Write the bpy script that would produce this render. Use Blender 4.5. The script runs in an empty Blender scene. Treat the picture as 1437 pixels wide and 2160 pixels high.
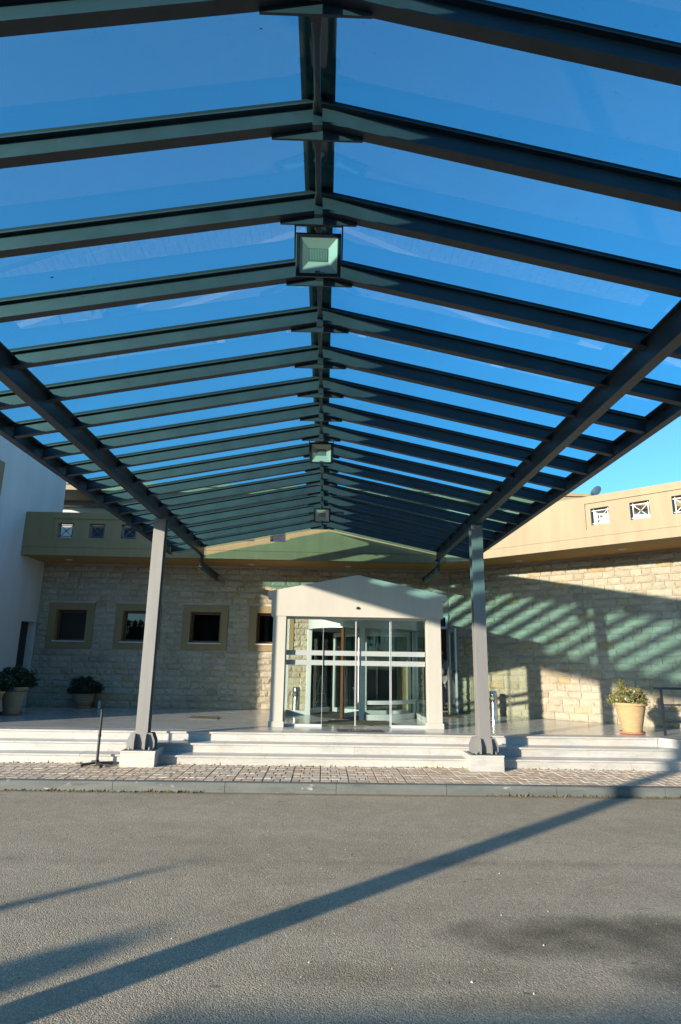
import bpy, math, random
import numpy as np
from mathutils import Matrix, Vector
random.seed(7)
rng = np.random.default_rng(7)
R = math.radians
S = bpy.context.scene
COL = S.collection

# ------------------------------------------------------------------ camera, sky, sun, exposure
cam = bpy.data.cameras.new('camera')
cam.sensor_fit = 'VERTICAL'; cam.sensor_height = 36.0; cam.sensor_width = 24.0
cam.lens = 1306.93 / 2160 * 36
cam.clip_start = 0.05; cam.clip_end = 2000
co = bpy.data.objects.new('camera', cam); COL.objects.link(co)
_r = Vector((0.999542, -0.025831, 0.015794)); _u = Vector((-0.021494, -0.237976, 0.971033)); _w = Vector((0.021324, 0.970927, 0.238422))
co.matrix_world = Matrix(((_r.x, _u.x, -_w.x, 0), (_r.y, _u.y, -_w.y, 0), (_r.z, _u.z, -_w.z, 1.70), (0, 0, 0, 1)))
S.camera = co

SUN_AZ, SUN_EL = R(44.0), R(11.4)          # shadows run 44 degrees from +X towards +Y
sx, sy = math.cos(SUN_AZ), math.sin(SUN_AZ)
W = bpy.data.worlds.new('World'); S.world = W; W.use_nodes = True
nt = W.node_tree
bg = nt.nodes['Background']
sky = nt.nodes.new('ShaderNodeTexSky'); sky.sky_type = 'NISHITA'; sky.sun_disc = False
sky.sun_elevation = SUN_EL; sky.sun_rotation = math.atan2(-sx, -sy)
sky.air_density = 0.9; sky.dust_density = 0.4; sky.ozone_density = 4.0; sky.altitude = 200
bg.inputs['Strength'].default_value = 0.13
mk = nt.nodes.new('ShaderNodeMix'); mk.data_type = 'RGBA'; mk.blend_type = 'MULTIPLY'; mk.inputs[0].default_value = 1.0; mk.inputs[7].default_value = (.62, .91, .96, 1)   # clear dry evening air: deeper blue
nt.links.new(sky.outputs[0], mk.inputs[6]); nt.links.new(mk.outputs[2], bg.inputs['Color'])
sl = bpy.data.lights.new('sun', 'SUN'); sl.energy = 3.75; sl.angle = R(0.95); sl.color = (1.0, 0.875, 0.70)
so = bpy.data.objects.new('sun', sl); COL.objects.link(so)
sd = Vector((sx * math.cos(SUN_EL), sy * math.cos(SUN_EL), -math.sin(SUN_EL)))
so.rotation_euler = sd.to_track_quat('-Z', 'Y').to_euler(); so.location = (-20, -20, 15)
S.view_settings.view_transform = 'Standard'
try: S.view_settings.look = 'None'
except Exception: pass
S.view_settings.exposure = 1.50; S.view_settings.gamma = 1.0; S.view_settings.use_curve_mapping = False
S.cycles.transparent_max_bounces = 32; S.cycles.max_bounces = 10; S.cycles.sample_clamp_indirect = 0.0

# ------------------------------------------------------------------ materials
def nodes(name):
    m = bpy.data.materials.new(name); m.use_nodes = True
    t = m.node_tree; b = t.nodes['Principled BSDF']
    return m, t, b
def N(t, kind, **kw):
    n = t.nodes.new(kind)
    for k, v in kw.items(): setattr(n, k, v)
    return n
def pos(t): return N(t, 'ShaderNodeNewGeometry').outputs['Position']
def noise(t, vec, scale, detail=4, rough=.6, stretch=None):
    n = N(t, 'ShaderNodeTexNoise'); n.inputs['Scale'].default_value = scale; n.inputs['Detail'].default_value = detail; n.inputs['Roughness'].default_value = rough
    if stretch:
        mp = N(t, 'ShaderNodeMapping'); mp.inputs['Scale'].default_value = stretch; t.links.new(vec, mp.inputs['Vector']); vec = mp.outputs[0]
    t.links.new(vec, n.inputs['Vector']); return n.outputs['Fac']
def ramp(t, fac, stops):
    n = N(t, 'ShaderNodeValToRGB'); e = n.color_ramp.elements
    while len(e) < len(stops): e.new(.5)
    for el, (p, c) in zip(e, stops):
        el.position = p; el.color = (*c, 1) if len(c) == 3 else c
    t.links.new(fac, n.inputs[0]); return n.outputs[0]
def mixc(t, fac, a, b, mode='MIX'):
    n = N(t, 'ShaderNodeMix', data_type='RGBA', blend_type=mode)
    for s, v in ((0, fac), (6, a), (7, b)):
        if hasattr(v, 'links') or hasattr(v, 'is_linked'): t.links.new(v, n.inputs[s])
        else: n.inputs[s].default_value = v if s == 0 else (*v, 1)
    return n.outputs[2]
def math_(t, op, a, b=None):
    n = N(t, 'ShaderNodeMath', operation=op)
    for i, v in enumerate((a, b)):
        if v is None: continue
        if hasattr(v, 'is_linked'): t.links.new(v, n.inputs[i])
        else: n.inputs[i].default_value = v
    return n.outputs[0]
def bump(t, b, h, strength, dist=.01):
    n = N(t, 'ShaderNodeBump'); n.inputs['Strength'].default_value = strength; n.inputs['Distance'].default_value = dist
    t.links.new(h, n.inputs['Height']); t.links.new(n.outputs[0], b.inputs['Normal'])
def paint(name, c, rough=.6, var=.12, scale=3., bs=60., bst=.15, metal=0., spec=.5, streak=None):
    m, t, b = nodes(name); p = pos(t)
    f = noise(t, p, scale, 5, .65, streak)
    lo = tuple(x * (1 - var) for x in c); hi = tuple(min(1, x * (1 + var)) for x in c)
    t.links.new(ramp(t, f, [(.3, lo), (.7, hi)]), b.inputs['Base Color'])
    b.inputs['Roughness'].default_value = rough; b.inputs['Metallic'].default_value = metal; b.inputs['Specular IOR Level'].default_value = spec
    if bst: bump(t, b, noise(t, p, bs, 4), bst, .004)
    return m
def glass(name, tint, ior=1.45, rough=0.0, dirt=0.0, dirtcol=(.6, .6, .55), refl=1.0):
    """thin architectural pane: tinted see-through plus mirror reflection, no refraction"""
    m = bpy.data.materials.new(name); m.use_nodes = True; t = m.node_tree
    for n in list(t.nodes): t.nodes.remove(n)
    out = N(t, 'ShaderNodeOutputMaterial'); tr = N(t, 'ShaderNodeBsdfTransparent'); gl = N(t, 'ShaderNodeBsdfGlossy'); gl.inputs['Roughness'].default_value = rough
    g = N(t, 'ShaderNodeNewGeometry'); fr = N(t, 'ShaderNodeFresnel'); fr.inputs['IOR'].default_value = ior
    front = math_(t, 'SUBTRACT', 1.0, g.outputs['Backfacing'])
    fac = math_(t, 'MULTIPLY', math_(t, 'MULTIPLY', fr.outputs[0], front), refl)
    t.links.new(mixc(t, front, (1, 1, 1), tint), tr.inputs['Color'])
    mx = N(t, 'ShaderNodeMixShader'); t.links.new(fac, mx.inputs[0]); t.links.new(tr.outputs[0], mx.inputs[1]); t.links.new(gl.outputs[0], mx.inputs[2])
    last = mx.outputs[0]
    if dirt:
        d = N(t, 'ShaderNodeBsdfDiffuse'); d.inputs['Color'].default_value = (*dirtcol, 1)
        p = g.outputs['Position']
        sp = ramp(t, noise(t, p, 45, 2, .5), [(.68, (0, 0, 0)), (.74, (1, 1, 1))])
        cl = ramp(t, noise(t, p, 1.3, 4, .6), [(.35, (.15,) * 3), (.75, (.5,) * 3)])
        tot = math_(t, 'MULTIPLY', math_(t, 'ADD', math_(t, 'MULTIPLY', sp, .9), cl), dirt)
        m2 = N(t, 'ShaderNodeMixShader'); t.links.new(math_(t, 'MULTIPLY', tot, front), m2.inputs[0]); t.links.new(last, m2.inputs[1]); t.links.new(d.outputs[0], m2.inputs[2]); last = m2.outputs[0]
    t.links.new(last, out.inputs['Surface'])
    return m

def roof_glass(name, tint, dust):
    """blue tinted pane with two-surface reflection and a dust film that thickens at grazing angles"""
    m = bpy.data.materials.new(name); m.use_nodes = True; t = m.node_tree
    for n in list(t.nodes): t.nodes.remove(n)
    out = N(t, 'ShaderNodeOutputMaterial'); tr = N(t, 'ShaderNodeBsdfTransparent'); gl = N(t, 'ShaderNodeBsdfGlossy'); gl.inputs['Roughness'].default_value = 0.0
    g = N(t, 'ShaderNodeNewGeometry'); fr = N(t, 'ShaderNodeFresnel'); fr.inputs['IOR'].default_value = 1.5
    front = math_(t, 'SUBTRACT', 1.0, g.outputs['Backfacing'])
    F = fr.outputs[0]; two = math_(t, 'DIVIDE', math_(t, 'MULTIPLY', F, 2.0), math_(t, 'ADD', F, 1.0))
    t.links.new(mixc(t, front, (1, 1, 1), tint), tr.inputs['Color'])
    mx = N(t, 'ShaderNodeMixShader'); t.links.new(math_(t, 'MULTIPLY', two, front), mx.inputs[0]); t.links.new(tr.outputs[0], mx.inputs[1]); t.links.new(gl.outputs[0], mx.inputs[2])
    dot = N(t, 'ShaderNodeVectorMath', operation='DOT_PRODUCT'); t.links.new(g.outputs['Normal'], dot.inputs[0]); t.links.new(g.outputs['Incoming'], dot.inputs[1])
    c = math_(t, 'MAXIMUM', math_(t, 'ABSOLUTE', dot.outputs['Value']), .04)
    p = g.outputs['Position']
    film = ramp(t, noise(t, p, 1.3, 4, .6, (1, .5, 1)), [(.35, (.6,) * 3), (.75, (1.5,) * 3)])
    tau = math_(t, 'MULTIPLY', film, dust)
    cov = math_(t, 'SUBTRACT', 1.0, math_(t, 'POWER', 2.718, math_(t, 'MULTIPLY', math_(t, 'DIVIDE', tau, c), -1.0)))
    sp = ramp(t, noise(t, p, 38, 2, .5), [(.71, (0, 0, 0)), (.76, (1, 1, 1))])
    cov = math_(t, 'MULTIPLY', math_(t, 'MINIMUM', math_(t, 'ADD', cov, math_(t, 'MULTIPLY', sp, .28)), 1.0), front)
    d = N(t, 'ShaderNodeBsdfDiffuse'); d.inputs['Color'].default_value = (.10, .12, .12, 1)
    d2 = N(t, 'ShaderNodeBsdfTranslucent'); d2.inputs['Color'].default_value = (.06, .12, .14, 1)
    ad = N(t, 'ShaderNodeAddShader'); t.links.new(d.outputs[0], ad.inputs[0]); t.links.new(d2.outputs[0], ad.inputs[1])
    m2 = N(t, 'ShaderNodeMixShader'); t.links.new(cov, m2.inputs[0]); t.links.new(mx.outputs[0], m2.inputs[1]); t.links.new(ad.outputs[0], m2.inputs[2])
    t.links.new(m2.outputs[0], out.inputs['Surface'])
    return m

def asphalt():
    m, t, b = nodes('asphalt'); p = pos(t)
    big = noise(t, p, .55, 4, .6, (.6, 1.6, 1)); mid = noise(t, p, 3.5, 5, .65)
    base = ramp(t, big, [(.30, (.265, .225, .165)), (.72, (.40, .345, .255))])
    base = mixc(t, .4, base, ramp(t, mid, [(.3, (.26, .22, .16)), (.7, (.42, .36, .265))]))
    v = N(t, 'ShaderNodeTexVoronoi'); v.inputs['Scale'].default_value = 115; t.links.new(p, v.inputs['Vector'])
    sepc = N(t, 'ShaderNodeSeparateColor'); t.links.new(v.outputs['Color'], sepc.inputs[0])
    ag = ramp(t, sepc.outputs[0], [(.0, (.42, .42, .44)), (.55, (1., .98, .95)), (.86, (1.35, 1.3, 1.2)), (1., (2.1, 2.0, 1.8))])
    base = mixc(t, .45, base, ag, 'MULTIPLY')
    # soft-edged darker patches on the right and worn lane bands
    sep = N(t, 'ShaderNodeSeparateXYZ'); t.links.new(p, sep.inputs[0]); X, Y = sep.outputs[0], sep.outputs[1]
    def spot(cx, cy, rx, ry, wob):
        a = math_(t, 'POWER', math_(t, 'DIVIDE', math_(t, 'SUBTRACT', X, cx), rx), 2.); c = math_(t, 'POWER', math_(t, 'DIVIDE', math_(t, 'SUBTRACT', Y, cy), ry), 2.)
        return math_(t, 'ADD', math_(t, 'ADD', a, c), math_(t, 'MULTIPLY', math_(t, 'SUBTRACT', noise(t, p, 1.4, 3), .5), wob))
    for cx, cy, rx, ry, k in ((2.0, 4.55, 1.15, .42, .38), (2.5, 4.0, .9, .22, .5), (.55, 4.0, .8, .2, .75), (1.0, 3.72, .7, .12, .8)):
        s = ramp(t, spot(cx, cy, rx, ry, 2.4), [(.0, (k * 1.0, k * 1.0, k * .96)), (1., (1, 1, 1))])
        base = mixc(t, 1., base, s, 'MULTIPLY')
    # thin darker seam lines across
    ln = ramp(t, math_(t, 'ADD', math_(t, 'ABSOLUTE', math_(t, 'SUBTRACT', Y, 6.05)), math_(t, 'MULTIPLY', noise(t, p, 2.2, 3), .35)), [(.12, (.72, .72, .72)), (.3, (1, 1, 1))])
    base = mixc(t, .7, base, ln, 'MULTIPLY')
    # dry dirt swept against the kerb
    dk = ramp(t, math_(t, 'SUBTRACT', math_(t, 'SUBTRACT', 9.02, Y), math_(t, 'MULTIPLY', noise(t, p, 5, 4), .16)), [(.0, (1, 1, 1)), (.07, (0, 0, 0))])
    base = mixc(t, math_(t, 'MULTIPLY', dk, .65), base, (.16, .115, .06))
    # scattered pale flecks and dark drips
    fl = ramp(t, noise(t, p, 7, 2, .4), [(.73, (0, 0, 0)), (.77, (1, 1, 1))]); base = mixc(t, math_(t, 'MULTIPLY', fl, .25), base, (.42, .40, .36))
    dr = ramp(t, noise(t, p, 11, 1, .4, (.6, 1.3, 1)), [(.21, (1, 1, 1)), (.25, (0, 0, 0))]); base = mixc(t, math_(t, 'MULTIPLY', dr, .5), base, (.06, .06, .06))
    t.links.new(base, b.inputs['Base Color']); b.inputs['Roughness'].default_value = .9; b.inputs['Specular IOR Level'].default_value = .25
    h = math_(t, 'ADD', math_(t, 'MULTIPLY', v.outputs['Distance'], -.9), math_(t, 'MULTIPLY', noise(t, p, 40, 4), .8))
    bump(t, b, h, .5, .007)
    return m
def stone_mat(attr):
    m, t, b = nodes('split_limestone_' + ('mass' if attr else 'block')); p = pos(t)
    if attr:
        a = N(t, 'ShaderNodeAttribute'); a.attribute_name = 'tone'; rnd = a.outputs['Fac']
    else: rnd = N(t, 'ShaderNodeObjectInfo').outputs['Random']
    tone = ramp(t, rnd, [(0, (.29, .255, .20)), (.12, (.325, .295, .238)), (.5, (.35, .322, .265)), (.88, (.375, .345, .285)), (.97, (.355, .295, .195)), (1, (.335, .27, .165))])
    tone = mixc(t, .55, tone, ramp(t, noise(t, p, 9, 5, .7), [(.25, (.62, .58, .52)), (.5, (1, .97, .92)), (.8, (1.12, 1.1, 1.05))]), 'MULTIPLY')
    tone = mixc(t, .6, tone, ramp(t, noise(t, p, 1.1, 3), [(.35, (.86, .82, .74)), (.65, (1.06, 1.05, 1.03))]), 'MULTIPLY')
    vein = N(t, 'ShaderNodeTexVoronoi', feature='DISTANCE_TO_EDGE'); vein.inputs['Scale'].default_value = 11
    dis = mixc(t, .12, p, N(t, 'ShaderNodeTexNoise').outputs['Color'], 'LINEAR_LIGHT')
    t.links.new(dis, vein.inputs['Vector'])
    tone = mixc(t, .5, tone, ramp(t, vein.outputs['Distance'], [(0, (.55, .48, .38)), (.04, (1, 1, 1))]), 'MULTIPLY')
    t.links.new(tone, b.inputs['Base Color']); b.inputs['Roughness'].default_value = .92; b.inputs['Specular IOR Level'].default_value = .2
    bump(t, b, math_(t, 'ADD', noise(t, p, 22, 6, .7), math_(t, 'MULTIPLY', vein.outputs['Distance'], .6)), .9, .02)
    return m
def marble(name, base=(.395, .39, .37), rough=.35, stain=.35, spec=.5):
    m, t, b = nodes(name); p = pos(t)
    f = noise(t, p, 1.6, 6, .6, (.7, 2., 2.)); c = ramp(t, f, [(.3, tuple(x * .82 for x in base)), (.5, base), (.75, tuple(min(1, x * 1.1) for x in base))])
    v = noise(t, p, 3.2, 8, .7, (.5, 1.5, 2.)); ve = ramp(t, math_(t, 'ABSOLUTE', math_(t, 'SUBTRACT', v, .5)), [(0, (.80, .81, .84)), (.035, (1, 1, 1))]); c = mixc(t, .8, c, ve, 'MULTIPLY')
    st = ramp(t, noise(t, p, 2.1, 4, .6, (1, 1, 2.5)), [(.55, (0, 0, 0)), (.72, (1, 1, 1))])
    c = mixc(t, math_(t, 'MULTIPLY', st, stain), c, (.50, .385, .235))
    rnd = N(t, 'ShaderNodeObjectInfo').outputs['Random']; c = mixc(t, .5, c, ramp(t, rnd, [(0, (.86, .85, .83)), (1, (1.08, 1.08, 1.08))]), 'MULTIPLY')
    t.links.new(c, b.inputs['Base Color']); b.inputs['Roughness'].default_value = rough; b.inputs['Specular IOR Level'].default_value = spec
    bump(t, b, noise(t, p, 30, 3), .02 if spec > .5 else .06, .003)
    return m
def paver_mat(attr):
    m, t, b = nodes('paver_' + ('mass' if attr else 'block')); p = pos(t)
    if attr: a = N(t, 'ShaderNodeAttribute'); a.attribute_name = 'tone'; rnd = a.outputs['Fac']
    else: rnd = N(t, 'ShaderNodeObjectInfo').outputs['Random']
    c = ramp(t, rnd, [(0, (.43, .35, .265)), (.5, (.49, .415, .325)), (1, (.54, .47, .38))])
    c = mixc(t, .8, c, ramp(t, noise(t, p, 14, 6, .7), [(.3, (.72, .68, .64)), (.6, (1.05, 1.04, 1.02))]), 'MULTIPLY')
    c = mixc(t, .6, c, ramp(t, noise(t, p, .5, 3), [(.4, (1.05, .95, .85)), (.62, (.93, .97, 1.0))]), 'MULTIPLY')
    t.links.new(c, b.inputs['Base Color']); b.inputs['Roughness'].default_value = .9; bump(t, b, noise(t, p, 90, 4), .4, .004)
    return m
def kerb_mat():
    m, t, b = nodes('kerb_paint'); p = pos(t)
    c = ramp(t, noise(t, p, 2.2, 5, .65, (.6, 3, 3)), [(.3, (.070, .082, .080)), (.7, (.120, .130, .124))])
    ch = ramp(t, noise(t, p, 6, 4, .6, (.7, 1, 1.3)), [(.64, (0, 0, 0)), (.69, (1, 1, 1))]); c = mixc(t, math_(t, 'MULTIPLY', ch, .8), c, (.36, .345, .31))
    sc = ramp(t, noise(t, p, 5, 5, .7, (.35, 4, 4)), [(.36, (1, 1, 1)), (.42, (0, 0, 0))]); c = mixc(t, math_(t, 'MULTIPLY', sc, .55), c, (.04, .045, .05))
    t.links.new(c, b.inputs['Base Color']); b.inputs['Roughness'].default_value = .75; bump(t, b, noise(t, p, 35, 5), .5, .006)
    return m
def leaf_mat(name, lo, hi, rough=.5):
    m, t, b = nodes(name); p = pos(t)
    c = ramp(t, noise(t, p, 23, 3, .7), [(.3, lo), (.7, hi)])
    t.links.new(c, b.inputs['Base Color']); b.inputs['Roughness'].default_value = rough
    b.inputs['Subsurface Weight'].default_value = 0.0
    return m
def pot_mat(name, c, streak=(1, 1, 6)):
    m, t, b = nodes(name); p = pos(t)
    f = noise(t, p, 6, 6, .7, streak); k = ramp(t, f, [(.3, tuple(x * .78 for x in c)), (.7, tuple(x * 1.1 for x in c))])
    ef = ramp(t, noise(t, p, 4.5, 4), [(.6, (0, 0, 0)), (.75, (1, 1, 1))]); k = mixc(t, math_(t, 'MULTIPLY', ef, .35), k, (.42, .39, .34))
    t.links.new(k, b.inputs['Base Color']); b.inputs['Roughness'].default_value = .9; bump(t, b, noise(t, p, 60, 4), .35, .004)
    return m

M = dict(
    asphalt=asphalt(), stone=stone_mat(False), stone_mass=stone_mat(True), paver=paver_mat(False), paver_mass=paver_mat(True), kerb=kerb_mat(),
    marble=marble('step_marble'), floor=marble('terrace_marble', (.45, .44, .41), .17, .2, .9), plinth=marble('plinth_marble', (.39, .385, .365), .5, .3),
    steel=paint('dark_steel_paint', (.022, .034, .044), .42, .25, 2.5, 120, .12), column=paint('column_grey_paint', (.175, .174, .172), .45, .12, 1.5, 90, .1, streak=(4, 4, .4)),
    rafter=paint('rafter_green_grey_paint', (.032, .040, .049), .5, .3, 3, 150, .2), rubber=paint('black_gasket', (.008, .009, .010), .7, .1, 5, 50, 0),
    roofglass=roof_glass('blue_tinted_roof_glass', (.42, .93, .97), .06), clear=glass('clear_door_glass', (.86, .93, .90), 1.45, 0, 0), clear2=glass('window_pane_glass', (.35, .38, .36), 1.5, .01, 0, refl=1.3),
    frost=paint('frosted_strip', (.27, .30, .30), .6, .05, 4, 50, 0), cream=paint('cream_render', (.362, .348, .308), .75, .06, 1.4, 120, .15, streak=(3, 3, .5)), white=paint('white_render', (.47, .48, .46), .85, .06, .8, 90, .25, streak=(3, 3, .5)),
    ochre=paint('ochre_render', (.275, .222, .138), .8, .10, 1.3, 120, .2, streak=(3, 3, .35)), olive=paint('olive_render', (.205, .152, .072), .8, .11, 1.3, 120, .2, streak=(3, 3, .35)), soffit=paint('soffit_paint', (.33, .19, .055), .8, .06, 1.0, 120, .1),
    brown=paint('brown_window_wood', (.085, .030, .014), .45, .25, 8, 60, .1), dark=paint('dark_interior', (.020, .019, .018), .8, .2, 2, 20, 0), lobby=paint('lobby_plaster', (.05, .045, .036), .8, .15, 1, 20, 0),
    doorwood=paint('black_door', (.012, .012, .012), .5, .2, 3, 40, 0), alu=paint('white_aluminium', (.40, .43, .44), .35, .05, 3, 50, 0, spec=.6), chrome=paint('brushed_steel', (.55, .55, .53), .22, .08, 20, 60, .05, 1.0),
    navy=paint('navy_grille_paint', (.012, .035, .10), .4, .15, 4, 50, 0), whitemetal=paint('white_grille_paint', (.45, .46, .46), .4, .05, 4, 50, 0), black=paint('black_powder_coat', (.012, .014, .016), .4, .2, 6, 80, .1),
    sill=marble('sill_marble', (.5, .5, .49), .4, 0), mortar=paint('pale_mortar', (.38, .35, .295), .95, .15, 6, 60, .3), brush=paint('brown_brush', (.075, .030, .009), .95, .5, 60, 90, .5),
    matdark=paint('black_rubber_mat', (.028, .028, .028), .9, .25, 60, 200, .6), matolive=paint('olive_coir_mat', (.075, .068, .042), .95, .25, 60, 200, .6), red=paint('red_print', (.35, .10, .07), .8, .1, 4, 50, 0), wht=paint('white_print', (.45, .45, .42), .8, .1, 4, 50, 0),
    terra=pot_mat('honey_terracotta', (.40, .27, .135)), terra2=pot_mat('grey_terracotta', (.34, .26, .165)), terra3=pot_mat('ribbed_brown_terracotta', (.24, .17, .11), (1, 1, 20)), saucer=pot_mat('red_saucer', (.36, .15, .09)), soil=paint('soil', (.05, .035, .02), .95, .3, 30, 60, .5),
    leafdark=leaf_mat('dark_green_leaf', (.008, .026, .012), (.022, .055, .020)), leaflight=leaf_mat('yellow_green_leaf', (.085, .105, .028), (.20, .20, .065), .6), leafred=leaf_mat('reddish_leaf', (.16, .11, .045), (.26, .17, .08), .6), leafpale=leaf_mat('cream_leaf', (.36, .34, .26), (.5, .48, .40), .6),
    bark=paint('bark', (.06, .045, .03), .95, .3, 10, 40, .5), lamp=paint('lamp_reflector', (.45, .44, .38), .35, .05, 4, 30, 0), lens=paint('lamp_led_panel', (.14, .19, .17), .25, .15, 8, 30, 0), curtain=paint('ochre_curtain', (.42, .34, .16), .9, .15, 3, 40, 0),
    skin=paint('skin', (.22, .12, .08), .6, .05, 6, 40, 0), shirt=paint('pale_lilac_shirt', (.40, .37, .42), .9, .06, 6, 60, .2), trousers=paint('grey_trousers', (.30, .27, .30), .9, .08, 6, 60, .2), hair=paint('dark_hair', (.015, .012, .010), .6, .2, 30, 80, .2),
    dish=paint('dark_blue_dish', (.03, .06, .09), .4, .1, 3, 40, 0), joint=paint('joint_sand', (.17, .13, .095), .95, .3, 8, 60, .3), earth=paint('earth', (.10, .09, .06), .95, .3, .3, 5, .3), roofslab=paint('roof_slab', (.22, .2, .17), .9, .1, 1, 20, .2), grass=paint('dry_grass', (.12, .10, .035), .9, .3, 20, 60, 0),
)

# ------------------------------------------------------------------ mesh builder
class MB:
    def __init__(s): s.v = []; s.f = []; s.m = []
    def add(s, vs, fs, mi=0):
        o = len(s.v); s.v += [tuple(v) for v in vs]; s.f += [tuple(i + o for i in f) for f in fs]; s.m += [mi] * len(fs); return s
    def box(s, x0, x1, y0, y1, z0, z1, mi=0):
        return s.add([(x0, y0, z0), (x1, y0, z0), (x1, y1, z0), (x0, y1, z0), (x0, y0, z1), (x1, y0, z1), (x1, y1, z1), (x0, y1, z1)],
                     [(0, 3, 2, 1), (4, 5, 6, 7), (0, 1, 5, 4), (1, 2, 6, 5), (2, 3, 7, 6), (3, 0, 4, 7)], mi)
    def prism(s, poly, axis, a, b, mi=0):
        """poly: ccw 2D points; axis 'y': poly in (x,z); 'z': (x,y); 'x': (y,z)"""
        n = len(poly)
        def P(p, t): return (p[0], t, p[1]) if axis == 'y' else (p[0], p[1], t) if axis == 'z' else (t, p[0], p[1])
        vs = [P(p, a) for p in poly] + [P(p, b) for p in poly]
        fs = [tuple(range(n)), tuple(range(2 * n - 1, n - 1, -1))] + [(i, i + n, (i + 1) % n + n, (i + 1) % n) for i in range(n)]
        return s.add(vs, fs, mi)
    def tube(s, pts, r, n=10, mi=0, cap=True):
        pts = [Vector(p) for p in pts]; rs = r if hasattr(r, '__len__') else [r] * len(pts)
        vs = []; fs = []
        for i, p in enumerate(pts):
            d = (pts[min(i + 1, len(pts) - 1)] - pts[max(i - 1, 0)]).normalized()
            a = d.orthogonal().normalized() if abs(d.z) < .99 else Vector((1, 0, 0)); 
            if abs(d.z) < .99: a = d.cross(Vector((0, 0, 1))).normalized()
            c = d.cross(a)
            for k in range(n):
                t = 2 * math.pi * k / n; vs.append(p + (a * math.cos(t) + c * math.sin(t)) * rs[i])
        for i in range(len(pts) - 1):
            for k in range(n): fs.append((i * n + k, i * n + (k + 1) % n, (i + 1) * n + (k + 1) % n, (i + 1) * n + k))
        if cap: fs += [tuple(range(n - 1, -1, -1)), tuple(range((len(pts) - 1) * n, len(pts) * n))]
        return s.add(vs, fs, mi)
    def lathe(s, prof, c=(0, 0), n=28, mi=0):
        vs = []; fs = []
        for r, z in prof:
            for k in range(n):
                t = 2 * math.pi * k / n; vs.append((c[0] + r * math.cos(t), c[1] + r * math.sin(t), z))
        for i in range(len(prof) - 1):
            for k in range(n): fs.append((i * n + k, i * n + (k + 1) % n, (i + 1) * n + (k + 1) % n, (i + 1) * n + k))
        fs.append(tuple(range(n - 1, -1, -1))); fs.append(tuple(range((len(prof) - 1) * n, len(prof) * n)))
        return s.add(vs, fs, mi)
    def holed(s, xs, zs, solid, y0, y1, mi=0):
        """upright slab (front y0, back y1) made of grid cells, open where solid(x,z) is False"""
        nx, nz = len(xs) - 1, len(zs) - 1
        ok = [[solid((xs[i] + xs[i + 1]) / 2, (zs[j] + zs[j + 1]) / 2) for j in range(nz)] for i in range(nx)]
        def id_(i, j, b): return (i * (nz + 1) + j) * 2 + b
        vs = [(xs[i], y1 if b else y0, zs[j]) for i in range(nx + 1) for j in range(nz + 1) for b in (0, 1)]
        fs = []
        for i in range(nx):
            for j in range(nz):
                if not ok[i][j]: continue
                fs.append((id_(i, j, 0), id_(i + 1, j, 0), id_(i + 1, j + 1, 0), id_(i, j + 1, 0)))
                fs.append((id_(i, j, 1), id_(i, j + 1, 1), id_(i + 1, j + 1, 1), id_(i + 1, j, 1)))
                g = lambda a, b: 0 <= a < nx and 0 <= b < nz and ok[a][b]
                if not g(i - 1, j): fs.append((id_(i, j, 0), id_(i, j + 1, 0), id_(i, j + 1, 1), id_(i, j, 1)))
                if not g(i + 1, j): fs.append((id_(i + 1, j, 0), id_(i + 1, j, 1), id_(i + 1, j + 1, 1), id_(i + 1, j + 1, 0)))
                if not g(i, j - 1): fs.append((id_(i, j, 0), id_(i, j, 1), id_(i + 1, j, 1), id_(i + 1, j, 0)))
                if not g(i, j + 1): fs.append((id_(i, j + 1, 0), id_(i + 1, j + 1, 0), id_(i + 1, j + 1, 1), id_(i, j + 1, 1)))
        return s.add(vs, fs, mi)
    def mesh(s, name, mats, smooth=False, inv=None):
        me = bpy.data.meshes.new(name)
        vs = s.v if inv is None else [tuple(inv @ Vector(v)) for v in s.v]
        me.from_pydata(vs, [], s.f); mats = mats if isinstance(mats, (list, tuple)) else [mats]
        for m in mats: me.materials.append(M[m] if isinstance(m, str) else m)
        if len(mats) > 1: me.polygons.foreach_set('material_index', s.m)
        if smooth: me.polygons.foreach_set('use_smooth', [True] * len(me.polygons))
        me.update(); return me
    def build(s, name, mats, parent=None, bevel=0, smooth=False, local=False, auto=False):
        """mesh given in world coordinates (or the parent's, local=True); stored in the parent's space"""
        inv = None
        if parent is not None and not local: inv = wm(parent).inverted()
        o = bpy.data.objects.new(name, s.mesh(name, mats, smooth or auto, inv)); COL.objects.link(o)
        if parent is not None: o.parent = parent
        if bevel:
            b = o.modifiers.new('edge', 'BEVEL'); b.width = bevel; b.segments = 2; b.limit_method = 'ANGLE'; b.angle_limit = R(40)
        if auto: o.data.set_sharp_from_angle(angle=R(35))
        return o
def wm(o):
    m = o.matrix_basis.copy()
    while o.parent: o = o.parent; m = o.matrix_basis @ m
    return m
def thing(name, label, cat, loc=(0, 0, 0), rz=0., group=None):
    o = bpy.data.objects.new(name, None); o.empty_display_size = .2; COL.objects.link(o)
    o.location = loc; o.rotation_euler = (0, 0, rz); o['label'] = label; o['category'] = cat
    if group: o['group'] = group
    return o
def node(name, parent, loc=(0, 0, 0), rz=0.):
    o = bpy.data.objects.new(name, None); o.empty_display_size = .1; COL.objects.link(o); o.parent = parent; o.location = loc; o.rotation_euler = (0, 0, rz); return o
def inst(name, me, parent, loc, rz=0., scale=(1, 1, 1), rot=None):
    o = bpy.data.objects.new(name, me); COL.objects.link(o); o.parent = parent; o.location = loc; o.rotation_euler = rot or (0, 0, rz); o.scale = scale; return o
def struct(o): o['kind'] = 'structure'; return o

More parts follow.
